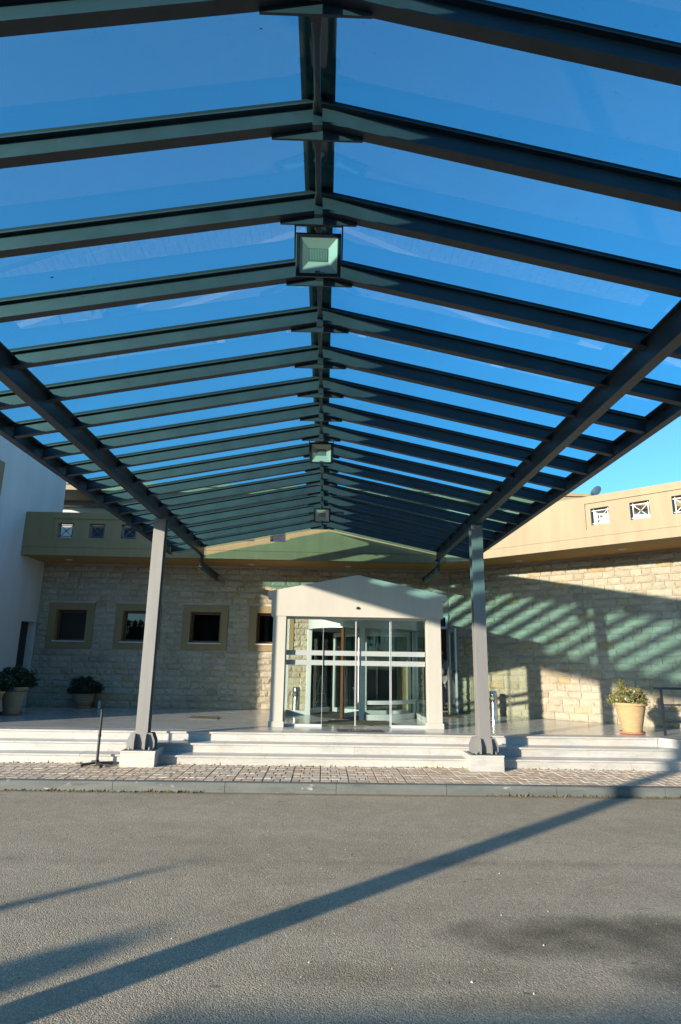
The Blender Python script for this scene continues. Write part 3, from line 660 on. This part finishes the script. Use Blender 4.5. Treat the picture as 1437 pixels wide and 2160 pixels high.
# ------------------------------------------------------------------ floodlights under the ridge
def flood(y, z, lab, tilt=24, yaw=0):
    t = thing('floodlight', lab, 'floodlight', (CX + .002, y, z), 0, 'square floodlights hanging along the canopy ridge'); t.rotation_euler = (R(tilt), 0, R(yaw))
    w, h = .162, .148
    MB().holed([-w, -w + .026, w - .026, w], [-h, -h + .024, h - .024, h], no_hole([(-w + .026, w - .026, -h + .024, h - .024)]), -.03, .02).box(-w + .01, w - .01, .021, .05, -h + .01, h - .01).build('housing', 'black', t, local=True, bevel=.004)
    a, b, c, d = w - .027, h - .025, .07, .037
    vs = [(-a, -.022, -b), (a, -.022, -b), (a, -.022, b), (-a, -.022, b), (-c, .012, -d), (c, .012, -d), (c, .012, d + .015), (-c, .012, d + .015)]
    MB().add(vs, [(0, 1, 5, 4), (1, 2, 6, 5), (2, 3, 7, 6), (3, 0, 4, 7)]).build('reflector', 'lamp', t, local=True)
    led = MB().box(-c + .002, c - .002, .008, .011, -d + .002, d + .013).build('led_panel', 'lens', t, local=True)
    for k in range(11): MB().box(-.058 + k * .0116 - .0012, -.058 + k * .0116 + .0012, .006, .008, -d + .006, d + .008).build('led_rib', 'lamp', led, local=True)
    lg = MB()
    for k in range(3): lg.box(-.022 + k * .0125, -.0125 + k * .0125, -.0245, -.0235, -b + .004, -b + .015)
    lg.box(.018, .046, -.0245, -.0235, -b + .004, -b + .008).build('maker_mark', 'black', t, local=True)
    MB().box(-w - .012, -w - .002, -.01, .018, -.02, h + .05).box(w + .002, w + .012, -.01, .018, -.02, h + .05).box(-w - .012, w + .012, -.01, .018, h + .051, h + .06).build('mounting_yoke', 'black', t, local=True)
flood(3.90, 4.555, 'nearest and largest square floodlight, pale reflector, under the canopy ridge')
flood(8.33, 4.60, 'middle square floodlight halfway along the canopy ridge, with bright panel')
flood(12.25, 4.63, 'farthest floodlight at the hotel end of the canopy ridge, small and dim')

# ------------------------------------------------------------------ entrance porch
YP = 12.05
po = thing('entrance_porch', 'cream gabled entrance porch with sliding glass front and frosted stripes', 'porch', (.62, YP, ZP))
PX0, PX1 = -1.036, 2.28
MB().prism([(PX0, 2.58), (PX1, 2.58), (PX1, 2.912), (2.365, 2.912), (2.365, 3.03), (.62, 3.40), (-1.112, 3.05), (-1.112, 2.917), (PX0, 2.917)], 'y', YP, YP + .35).build('pediment', 'cream', po, bevel=.006)
vs = [(-1.10, 2.96), (-1.10, 3.04), (.62, 3.385), (2.355, 3.02), (2.355, 2.94), (.62, 3.305)][::-1]
MB().prism(vs, 'y', YP + .352, 15.1).build('roof', 'cream', po)
for x0, x1 in ((-.99, -.742), (1.965, 2.232)):
    c = MB().box(x0, x1, YP + .015, YP + .27, ZP, 2.579).build('pillar', 'cream', po, bevel=.006)
    MB().box(x0 - .02, x1 + .02, YP - .005, YP + .29, ZP, ZP + .10).build('pillar_base', 'cream', c, bevel=.004)
# rear posts and ceiling
MB().box(-.742, 1.965, YP + .352, 15.0, 2.86, 2.90).build('ceiling', 'cream', po)
MB().box(-.741, 1.964, YP + .17, YP + .30, 2.545, 2.58).build('door_track', 'alu', po)
gx = [-.735, -.02, .613, 1.285, 1.955]
for k in range(4):
    a, b = gx[k], gx[k + 1]; yy = YP + (.205 if k in (0, 3) else .235)
    p = MB().box(a + .004, b - .004, yy, yy + .012, ZP + (.045 if k in (0, 3) else .015), 2.546).build('glass_panel', 'clear', po)
    for z0, z1 in ((1.675, 1.768), (1.858, 1.950)):
        MB().box(a + .006, b - .006, yy - .0025, yy - .0005, z0, z1).build('frosted_stripe', 'frost', p)
    if k in (0, 3): MB().box(a, b, yy - .02, yy + .03, ZP, ZP + .044).build('bottom_rail', 'alu', p)
    ed = MB()
    if k == 1: ed.box(b - .016, b - .004, yy - .004, yy + .016, ZP + .015, 2.546)
    elif k == 2: ed.box(a + .004, a + .010, yy - .004, yy + .016, ZP + .015, 2.546).box(b - .02, b - .006, yy - .004, yy + .016, ZP + .015, 2.546)
    elif k == 3: ed.box(a + .004, a + .012, yy - .004, yy + .016, ZP + .046, 2.546)
    else: ed.box(b - .010, b - .004, yy - .004, yy + .016, ZP + .046, 2.546)
    ed.build('edge_profile', 'alu', p)
    if k == 2: MB().tube([(a + .05, yy - .04, 1.0), (a + .05, yy - .04, 2.2)], .010, 8).build('pull_handle', 'chrome', p)
MB().box(-.742, -.735, YP + .19, YP + .27, ZP, 2.545).build('side_jamb', 'steel', po)
for x, lab in ((-.86, 'l'), (2.10, 'r')):       # glazed flanks
    g = MB().box(x - .006, x + .006, YP + .28, 14.9, ZP + .12, 2.86).build('flank_glass', 'clear', po)
    MB().box(x - .025, x + .025, YP + .28, 14.9, ZP, ZP + .119).build('flank_sill', 'alu', g)
    MB().box(x - .03, x + .03, 14.86, 14.95, ZP, 2.86).build('flank_post', 'alu', g)
b = MB().lathe([(.03, 0), (.034, .012), (.026, .03), (.012, .038)], (0, 0), 16)
b.v = [(.63 + v[0] * 1.15, YP - v[2], 2.755 + v[1] * .8) for v in b.v]; b.build('motion_sensor', 'black', po, auto=True)

# ------------------------------------------------------------------ revolving door
DC = (.90, 14.95); DR = 1.25
rd = thing('revolving_door', 'white framed revolving door drum behind the glass porch front', 'revolving door', (*DC, ZP))
def arc(a0, a1, r0, r1, z0, z1, n=24):
    mb = MB(); vs = []; fs = []
    for k in range(n + 1):
        a = R(a0 + (a1 - a0) * k / n)
        for r, z in ((r0, z0), (r1, z0), (r1, z1), (r0, z1)): vs.append((DC[0] + r * math.cos(a), DC[1] + r * math.sin(a), z))
    for k in range(n):
        for q in range(4): fs.append((k * 4 + q, k * 4 + (q + 1) % 4, (k + 1) * 4 + (q + 1) % 4, (k + 1) * 4 + q))
    fs += [(3, 2, 1, 0), (n * 4, n * 4 + 1, n * 4 + 2, n * 4 + 3)]
    return mb.add(vs, fs)
arc(0, 360, DR - .06, DR + .04, 2.48, 2.80, 72).build('drum_header', 'alu', rd, auto=True)
MB().lathe([(DR - .07, 2.70), (DR - .07, 2.72)], DC, 48).build('drum_ceiling', 'alu', rd)
for a0, a1 in ((-90, 0), (90, 180)):
    g = arc(a0, a1, DR - .012, DR, ZP + .12, 2.479, 20).build('curved_glass', 'clear', rd, auto=True)
    arc(a0, a1, DR - .04, DR + .02, ZP, ZP + .119, 20).build('bottom_rail', 'alu', g, auto=True)
    arc(a0, a1, DR - .03, DR + .01, ZP + .32, ZP + .40, 20).build('kick_rail', 'alu', g, auto=True) if a0 == -90 else None
for a, wd in ((-94, .055), (0, .05), (180, .055), (90, .05)):
    x, y = DC[0] + DR * math.cos(R(a)), DC[1] + DR * math.sin(R(a))
    MB().box(x - wd, x + wd, y - .05, y + .05, ZP, 2.479).build('drum_post', 'alu', rd, bevel=.006)
MB().tube([(*DC, ZP), (*DC, 2.48)], .04, 12).build('centre_shaft', 'alu', rd)
for a in (245, 5, 125):
    ca, sa = math.cos(R(a)), math.sin(R(a)); lf = node('door_leaf', rd, (0, 0, 0), R(a))
    w = DR - .10
    MB().box(.05, .10, -.02, .02, .02, 1.90).box(w - .07, w, -.02, .02, .02, 1.90).box(.101, w - .071, -.02, .02, .02, .12).box(.101, w - .071, -.02, .02, 1.80, 1.90).build('leaf_frame', 'alu', lf, local=True)
    MB().box(.101, w - .071, -.005, .005, .121, 1.799).build('leaf_glass', 'clear', lf, local=True)
    MB().box(w + .001, w + .055, -.03, .03, .02, 1.92).build('edge_brush', 'brush', lf, local=True)
MB().lathe([(DR - .08, ZP + .002), (DR - .08, ZP + .010)], DC, 48).build('drum_mat', 'matdark', rd)
# fixed glazing left of the drum
fg = MB().box(-.86, -.41, 14.93, 14.942, ZP + .10, 2.86).build('fixed_pane', 'clear', rd)
MB().box(-.86, -.41, 14.915, 14.955, ZP, ZP + .099).build('bottom_rail', 'alu', fg)

# ------------------------------------------------------------------ service doorway at the right of the porch
od = thing('glass_door', 'narrow glazed door standing open beside the dark doorway right of the porch', 'door', (3.245, 16.40, ZP))
a = node('leaf', od, (0, 0, 0), R(-88))
MB().holed([0, .07, .62, .70], [.01, .12, 1.98, 2.07], no_hole([(.07, .62, .12, 1.98)]), -.02, .02).build('leaf_frame', 'alu', a, local=True)
MB().box(.071, .619, -.005, .005, .121, 1.979).build('leaf_glass', 'clear', a, local=True)
MB().box(.63, .66, -.09, .09, 1.0, 1.02).box(.635, .655, -.07, .07, .97, 1.05).build('handle', 'black', a, local=True)
tr = MB().holed([2.58, 2.63, 3.18, 3.23], [2.64, 2.70, 2.94, 3.0], no_hole([(2.63, 3.18, 2.70, 2.94)]), YW + .02, YW + .08).build('transom', 'alu', od)
MB().box(2.631, 3.179, YW + .045, YW + .055, 2.701, 2.939).build('transom_pane', 'clear2', tr)

# ------------------------------------------------------------------ mats
def mat_(name, pts, m, lab, print_=False, group=None):
    cx = sum(p[0] for p in pts) / len(pts); cy = sum(p[1] for p in pts) / len(pts)
    t = thing(name, lab, 'doormat', (cx, cy, ZP), 0, group)
    MB().prism(pts, 'z', ZP + .001, ZP + .012).build('pile', m, t)
    if print_:
        ins = [(cx + (p[0] - cx) * .94, cy + (p[1] - cy) * .86) for p in pts]
        em = MB().prism([(cx + .09 * math.cos(k * .785), cy + .035 + .035 * math.sin(k * .785)) for k in range(8)], 'z', ZP + .0122, ZP + .0135).box(cx - .12, cx + .12, cy + .055, cy + .063, ZP + .0122, ZP + .0134); em.build('red_emblem', 'red', t)
        d = MB()
        for k in range(4): d.box(cx - .2 + k * .055, cx - .175 + k * .055, cy - .02, cy + .012, ZP + .0122, ZP + .0133)
        for k in range(2): d.box(cx + .1 + k * .06, cx + .125 + k * .06, cy - .02, cy + .012, ZP + .0122, ZP + .0133)
        d.build('printed_line', 'wht', t)
    return t
mat_('doormat', [(.27, 11.38), (1.07, 11.36), (1.06, 11.70), (.25, 11.72)], 'matdark', 'black doormat with small red emblem in front of the sliding glass', True)
mat_('doormat', [(-2.80, 13.52), (-2.16, 13.40), (-2.24, 14.05), (-2.82, 14.12)], 'matolive', 'olive coir mat lying alone on the terrace left of the porch')
mat_('doormat', [(.1, 12.62), (1.5, 12.62), (1.32, 13.6), (.1, 13.6)], 'matolive', 'large olive mat inside the porch before the revolving door')
mat_('doormat', [(2.42, 14.7), (3.2, 14.7), (3.24, 15.6), (2.42, 15.6)], 'matolive', 'olive mat outside the dark doorway right of the porch')

# ------------------------------------------------------------------ pots and plants
def leaves(mb, sprigs, per, size, spread, mats, up=.5):
    """sprigs: list of (base, tip); leaves are folded rhombi set round each stem"""
    for (p0, p1, mi) in sprigs:
        p0 = np.array(p0); p1 = np.array(p1)
        for k in range(per):
            t = .25 + .75 * k / per; c = p0 + (p1 - p0) * t + rng.normal(0, spread, 3)
            d = rng.normal(0, 1, 3); d[2] = abs(d[2]) * up + .1; d /= np.linalg.norm(d)
            s = np.cross(d, rng.normal(0, 1, 3)); s /= np.linalg.norm(s) + 1e-9; nrm = np.cross(d, s)
            L = size * rng.uniform(.7, 1.35); w = L * rng.uniform(.28, .42)
            mb.add([c, c + d * L * .5 + s * w + nrm * w * .3, c + d * L, c + d * L * .5 - s * w + nrm * w * .3], [(0, 1, 2), (0, 2, 3)], mi)
def potted(name, label, loc, prof, pm_, soil_z, soil_r, saucer_r, crown, n, per, lsize, lmats, droop=.2, group='terracotta pots on the terrace', tall=None, weights=None):
    t = thing(name, label, 'potted plant', (loc[0], loc[1], ZP), 0, group)
    MB().lathe([(0.02, .03)] + prof, (0, 0), 36).build('pot', pm_, t, local=True, auto=True)
    MB().lathe([(saucer_r - .02, 0), (saucer_r, .012), (saucer_r + .006, .04), (saucer_r - .008, .04), (saucer_r - .02, .02)], (0, 0), 32).build('saucer', 'saucer', t, local=True, auto=True)
    MB().lathe([(soil_r, soil_z - .03), (soil_r, soil_z), (.02, soil_z + .02)], (0, 0), 24).build('soil', 'soil', t, local=True)
    rx, ry, rz, cz = crown; sp = []; stems = MB()
    for k in range(n):
        while True:
            u = rng.normal(0, 1, 3); u /= np.linalg.norm(u)
            if u[2] > -droop: break
        lump = .78 + .22 * math.sin(3.1 * math.atan2(u[1], u[0]) + u[2] * 4) + rng.normal(0, .08)
        rr = lump * (rng.uniform(.45, 1) ** .5)
        tip = (u[0] * rx * rr, u[1] * ry * rr, cz + u[2] * rz * rr); base = (u[0] * soil_r * .3, u[1] * soil_r * .3, soil_z)
        mid = tuple(b + (q - b) * .55 for b, q in zip(base, tip))
        mi = int(rng.choice(len(lmats), p=weights)) if weights else int(rng.integers(len(lmats)))
        sp.append((mid, tip, mi))
        if k % 3 == 0: stems.tube([base, mid, tip], [.006, .004, .002], 4)
    if tall:
        for q in range(3): sp.append(((tall[0], tall[1], soil_z), (tall[0] + rng.normal(0, .01), tall[1], tall[2]), 0)); 
        for q in range(8): sp.append(((tall[0], tall[1], tall[2] - .18), (tall[0] + rng.normal(0, .012), tall[1], tall[2]), 0))
    mb = MB(); leaves(mb, sp, per, lsize, .02, lmats)
    o = mb.build('foliage', lmats, t, local=True); o['kind'] = 'stuff'
    s = stems.build('stems', 'bark', t, local=True); s['kind'] = 'stuff'
    return t
tp = []
zz = np.linspace(0, 1, 26)
def ribbed(r0, r1, h, rim, ribs, amp, belly=0.):
    p = []
    for k in zz:
        z = .03 + k * (h - .03); r = r0 + (r1 - r0) * k + belly * math.sin(math.pi * k); p.append((r + amp * math.sin(k * ribs * 2 * math.pi), z))
    return p + [(r1 + rim, h - .045), (r1 + rim + .006, h - .02), (r1 + rim, h), (r1 - .02, h), (r1 - .035, h - .08)]
potted('potted_plant', 'honey coloured terracotta pot with yellow green succulent near the black railing', (5.645, 11.78), ribbed(.165, .275, .54, .015, 9, .0035), 'terra', .48, .24, .215,
       (.42, .34, .24, .60), 300, 26, .034, ['leaflight', 'leafred', 'leafpale'], .25, tall=(-.14, 0, .93), weights=[.72, .22, .06])
potted('potted_plant', 'small rounded ribbed pot with dark bush standing alone by the stone wall', (-5.90, 16.08), ribbed(.15, .235, .34, .01, 8, .006, .045), 'terra3', .29, .2, .19,
       (.46, .36, .30, .46), 330, 24, .052, ['leafdark'], .35)
potted('potted_plant', 'grey terracotta pot with dense dark shrub in front of the dark doorway', (-6.62, 13.98), ribbed(.165, .262, .56, .015, 4, .002), 'terra2', .5, .25, .23,
       (.48, .42, .36, .66), 360, 26, .055, ['leafdark'], .3)
potted('potted_plant', 'orange brown pot with dark shrub cut off by the left photo edge', (-6.79, 13.30), ribbed(.17, .27, .50, .015, 4, .002), 'terra', .45, .24, .22,
       (.46, .42, .34, .60), 360, 26, .055, ['leafdark'], .3)
bt = thing('plastic_bottle', 'small white bottle on the floor beside the round ribbed pot', 'bottle', (-5.52, 16.12, ZP))
MB().lathe([(.035, .0), (.037, .01), (.037, .12), (.03, .145), (.014, .155), (.014, .175)], (0, 0), 16).build('body', 'wht', bt, local=True, auto=True)
MB().lathe([(.017, .1755), (.017, .19)], (0, 0), 12).build('cap', 'wht', bt, local=True)

# ------------------------------------------------------------------ ash bins, stand, railing, dish
def ashbin(x, y, lab):
    t = thing('ash_bin', lab, 'bin', (x, y, ZP), 0, 'round steel ash bins by the entrance')
    MB().lathe([(.088, 0), (.09, .01), (.088, .02), (.088, .50), (.09, .505), (.09, .515), (.088, .52), (.088, .565), (.075, .585), (.03, .588)], (0, 0), 28).build('cylinder_body', 'chrome', t, local=True, auto=True)
    o = MB().lathe([(.055, 0), (.058, .006), (.048, .010), (.045, .004)], (0, 0), 20); k = R(-120)
    o.v = [(-.03 + .086 * math.cos(k) - v[0] * math.sin(k) * 1. + v[2] * math.cos(k) + .03, .086 * math.sin(k) + v[0] * math.cos(k) + v[2] * math.sin(k), .41 + v[1]) for v in o.v]
    o.build('opening', 'black', t, local=True)
ashbin(4.02, 15.18, 'steel ash bin standing at the sunlit angled stone wall')
ashbin(-.66, 15.72, 'steel ash bin seen through the porch glass at its left end')

ps = thing('barrier_post', 'thin black post on a cross shaped foot standing on the paving', 'post', (-3.46, 10.27, ZC))
MB().lathe([(.021, .05), (.021, .42), (.026, .425), (.026, .455), (.021, .46), (.021, .79)], (0, 0), 16).build('pole', 'black', ps, local=True, auto=True)
MB().lathe([(.025, .79), (.027, .80), (.027, .822), (.015, .83)], (0, 0), 16).build('pole_cap', 'black', ps, local=True, auto=True)
MB().lathe([(.034, .03), (.034, .075), (.024, .085)], (0, 0), 16).build('collar', 'black', ps, local=True, auto=True)
for k in range(4):
    f = node('foot_arm', ps, (0, 0, 0), R(35 + 90 * k)); bpy.data.objects.remove(f)
    a = R(35 + 90 * k); mb = MB().prism([(.02, .03), (.20, .014), (.215, .0), (.235, .0), (.235, .05), (.20, .05), (.02, .058)], 'y', -.02, .02)
    mb.v = [(v[0] * math.cos(a) - v[1] * math.sin(a), v[0] * math.sin(a) + v[1] * math.cos(a), v[2]) for v in mb.v]; mb.build('foot_arm', 'black', ps, local=True)

rl = thing('railing', 'black metal handrail with two lower bars at the right terrace edge', 'railing', (6.11, 11.52, ZP))
MB().box(-.13, 3.4, -.022, .022, .79, .83).build('top_rail', 'black', rl, local=True, bevel=.004)
for x in (0, 1.7, 3.3): MB().box(x - .018, x + .018, -.018, .018, 0, .789).build('rail_post', 'black', rl, local=True)
for z in (.525, .235):
    for x0, x1 in ((.019, 1.681), (1.719, 3.281)): MB().tube([(x0, 0, z), (x1, 0, z)], .014, 8).build('lower_bar', 'black', rl, local=True)

ds = thing('satellite_dish', 'dark satellite dish seen nearly edge on above the right balcony', 'satellite dish', (8.3, 18.2, 4.33))
d = MB(); pr = [(.02, .0)] + [(.19 * k / 10, .055 * (k / 10) ** 2) for k in range(1, 11)] + [(.193, .058), (.19, .064), (.11, .03), (.02, .012)]
d.lathe(pr, (0, 0), 28); rot = Matrix.Rotation(R(-62), 4, 'Z') @ Matrix.Rotation(R(68), 4, 'X')
d.v = [tuple(rot @ Vector(v) + Vector((0, 0, 2.64))) for v in d.v]; d.build('reflector_dish', 'dish', ds, local=True, auto=True)
MB().tube([(0, 0.05, 0), (0, .05, 2.58)], .02, 8).build('mast', 'steel', ds, local=True)
MB().tube([(0, .05, 2.45), tuple(rot @ Vector((0, -.15, .2)) + Vector((0, 0, 2.64)))], .012, 6).build('feed_arm', 'steel', ds, local=True)

# ------------------------------------------------------------------ inside the lobby
ea = thing('folding_easel', 'pale A shaped folding stand inside the lobby behind the drum glass', 'easel', (-.07, 17.6, ZP))
for s in (-1, 1): MB().tube([(s * .175, 0, 0.0), (s * .01, 0, .86)], .014, 6).build('leg', 'alu', ea, local=True)
MB().tube([(0, .32, 0), (0, .01, .85)], .012, 6).build('rear_leg', 'alu', ea, local=True)
MB().tube([(-.10, -.015, .36), (.10, -.015, .36)], .010, 6).build('cross_bar', 'alu', ea, local=True)
cu = thing('curtain', 'ochre floor length curtain in folds behind the right side of the drum', 'curtain', (2.0, 17.3, ZP))
vs = []; n = 90
for k in range(n + 1):
    x = -.02 + .42 * k / n; y = .05 * math.sin(k * .95) + .015 * math.sin(k * 2.3)
    vs += [(x, y, .02), (x, y, 2.6)]
MB().add(vs, [(2 * k, 2 * k + 2, 2 * k + 3, 2 * k + 1) for k in range(n)]).build('cloth', 'curtain', cu, local=True, smooth=True)
MB().tube([(-.1, 0, 2.62), (.5, 0, 2.62)], .015, 8).build('rail', 'alu', cu, local=True)

# person stepping into the dark doorway, seen from behind, half hidden by the porch pillar
pe = thing('person', 'person in pale shirt and grey trousers walking inside the dark doorway', 'person', (3.10, 17.0, ZP), R(20))
def skin(name, verts, edges, rad, mat, parent, root=0, sub=2):
    me = bpy.data.meshes.new(name); me.from_pydata(verts, edges, []); o = bpy.data.objects.new(name, me); COL.objects.link(o); o.parent = parent
    m = o.modifiers.new('skin', 'SKIN'); m.use_smooth_shade = True
    sv = me.skin_vertices[0].data
    for i, r in enumerate(rad): sv[i].radius = (r, r) if not hasattr(r, '__len__') else r; sv[i].use_root = i == root
    u = o.modifiers.new('sub', 'SUBSURF'); u.levels = sub; u.render_levels = sub
    me.materials.append(M[mat]); return o
v = [(0, 0, .84), (0, .01, 1.0), (0, .0, 1.17), (0, -.01, 1.27), (0, -.015, 1.34), (0, -.03, 1.42), (0, -.035, 1.49),
     (.09, 0, .80), (.10, -.03, .45), (.10, .05, .09), (.10, -.06, .04), (-.09, 0, .80), (-.10, -.16, .46), (-.10, -.05, .10), (-.10, -.17, .04),
     (.16, 0, 1.24), (.21, .03, 1.0), (.20, -.05, .78), (-.16, 0, 1.24), (-.21, .0, 1.0), (-.2, -.12, .80)]
e = [(0, 1), (1, 2), (2, 3), (3, 4), (4, 5), (5, 6), (0, 7), (7, 8), (8, 9), (9, 10), (0, 11), (11, 12), (12, 13), (13, 14), (3, 15), (15, 16), (16, 17), (3, 18), (18, 19), (19, 20)]
rad = [(.14, .115), (.125, .10), (.14, .105), (.12, .09), .052, .085, .075, .09, .06, .042, .04, .09, .06, .042, .04, .055, .042, .035, .055, .042, .035]
body = skin('body', v, e, rad, 'skin', pe)
tv = [(0, 0, .86), (.09, 0, .80), (.10, -.03, .45), (.10, .045, .12), (-.09, 0, .80), (-.10, -.16, .46), (-.10, -.055, .13)]
skin('trousers', tv, [(0, 1), (1, 2), (2, 3), (0, 4), (4, 5), (5, 6)], [(.155, .13), .105, .078, .066, .105, .078, .066], 'trousers', pe)
tv = [(0, 0, .88), (0, .01, 1.03), (0, 0, 1.18), (0, -.01, 1.28), (.16, 0, 1.24), (.21, .03, 1.02), (-.16, 0, 1.24), (-.21, 0, 1.02)]
skin('shirt', tv, [(0, 1), (1, 2), (2, 3), (3, 4), (4, 5), (3, 6), (6, 7)], [(.155, .13), (.14, .115), (.155, .12), (.125, .095), .072, .06, .072, .06], 'shirt', pe)
skin('head_scarf', [(0, -.02, 1.40), (0, -.02, 1.47), (0, -.02, 1.53)], [(0, 1), (1, 2)], [.07, .098, .075], 'shirt', pe)

# ------------------------------------------------------------------ garden behind the camera: throws the shadows on the drive and shows in the window panes
def crown(mb, n, fn, size):
    for k in range(n):
        c, r = fn(); d = rng.normal(0, 1, 3); d /= np.linalg.norm(d); s = np.cross(d, rng.normal(0, 1, 3)); s /= np.linalg.norm(s) + 1e-9
        L = size * rng.uniform(.6, 1.3)
        mb.add([c - d * L, c + s * L * .5, c + d * L, c - s * L * .5], [(0, 1, 2), (0, 2, 3)])
K = 1 / math.tan(SUN_EL)
def cypress(tip, h, w, p, lab):
    x, y = tip[0] - sx * K * h, tip[1] - sy * K * h
    t = thing('cypress_tree', lab, 'tree', (x, y, 0), 0, 'cypress trees across the drive')
    MB().tube([(0, 0, 0), (0, 0, h * .5)], [.04, .02], 8).build('trunk', 'bark', t, local=True)
    def fn():
        q = rng.uniform(0, 1) ** .8; z = h * (1 - q); rad = w * (q ** p) * rng.uniform(.2, 1) ** .5; a = rng.uniform(0, 6.28)
        return np.array((rad * math.cos(a), rad * math.sin(a), max(z, .3))), rad
    mb = MB(); crown(mb, 5000, fn, .045); o = mb.build('crown', 'leafdark', t, local=True); o['kind'] = 'stuff'
cypress((-1.20, 4.47), 1.7, .36, .25, 'small broad cypress with blunt tip beside the drive')
cypress((-1.30, 5.85), 1.8, .17, .8, 'small slender cypress with thin tip beside the drive')
def tree(x, y, h, r, lab):
    t = thing('broad_tree', lab, 'tree', (x, y, 0), 0, 'broad leafed trees behind the drive')
    b = MB().tube([(0, 0, 0), (.05, .03, h * .35), (0, 0, h * .6)], [.22, .16, .08], 8)
    for k in range(5): a = k * 1.26; b.tube([(0, 0, h * .35), (math.cos(a) * r * .6, math.sin(a) * r * .6, h * .7)], [.09, .03], 6)
    b.build('trunk', 'bark', t, local=True)
    cs = [np.array((rng.normal(0, r * .5), rng.normal(0, r * .5), h * rng.uniform(.5, .92))) for _ in range(14)]
    def fn(): c = cs[rng.integers(14)]; return c + rng.normal(0, r * .22, 3), 0
    mb = MB(); crown(mb, 6000, fn, .16); o = mb.build('crown', 'leafdark', t, local=True); o['kind'] = 'stuff'
tree(-7.6, -10, 5.6, 2.1, 'dense tree behind the drive, nearest the added wall')
tree(-4.4, -10.5, 5.8, 2.1, 'dense tree behind the drive, second from the added wall')
tree(-1.2, -10, 5.4, 2.1, 'dense tree behind the drive, third from the added wall')
hd = thing('reflection_hedge', 'unseen tall hedge added behind the camera to darken the window reflections', 'hedge', (-6, -12.5, 0))  # unseen hedge, added so the panes reflect dark foliage
MB().box(-8, 8, -.35, .35, 0, 4.1).build('opaque_core', 'bark', hd, local=True)  # filler box that makes the added hedge opaque
mb = MB(); crown(mb, 15000, lambda: (np.array((rng.uniform(-8.4, 8.4), rng.uniform(-.8, .8), rng.uniform(.1, 4.5))), 0), .17)
o = mb.build('foliage', 'leafdark', hd, local=True); o['kind'] = 'stuff'
tree(-5, -17, 6.2, 2.6, 'round tree behind the drive, second from left')
tree(1, -16, 6.8, 2.8, 'round tree straight behind the camera')
tree(7, -17, 6, 2.7, 'round tree behind the drive, right of the camera')
# unseen low wall, added so its top edge shades the drive at the camera's feet
h = 1.4; yw = 3.44 - sy * K * h; xw = -.95 - sx * K * h
gw = thing('shade_wall', 'unseen low white wall added behind the camera to shade the near drive', 'wall', (xw + 6, yw, 0))
MB().box(xw, xw + 9, yw - .25, yw, 0, h).build('wall_body', 'white', gw); MB().box(xw - .02, xw + 9.02, yw - .28, yw + .02, h + .0005, h + .05).build('coping', 'marble', gw)
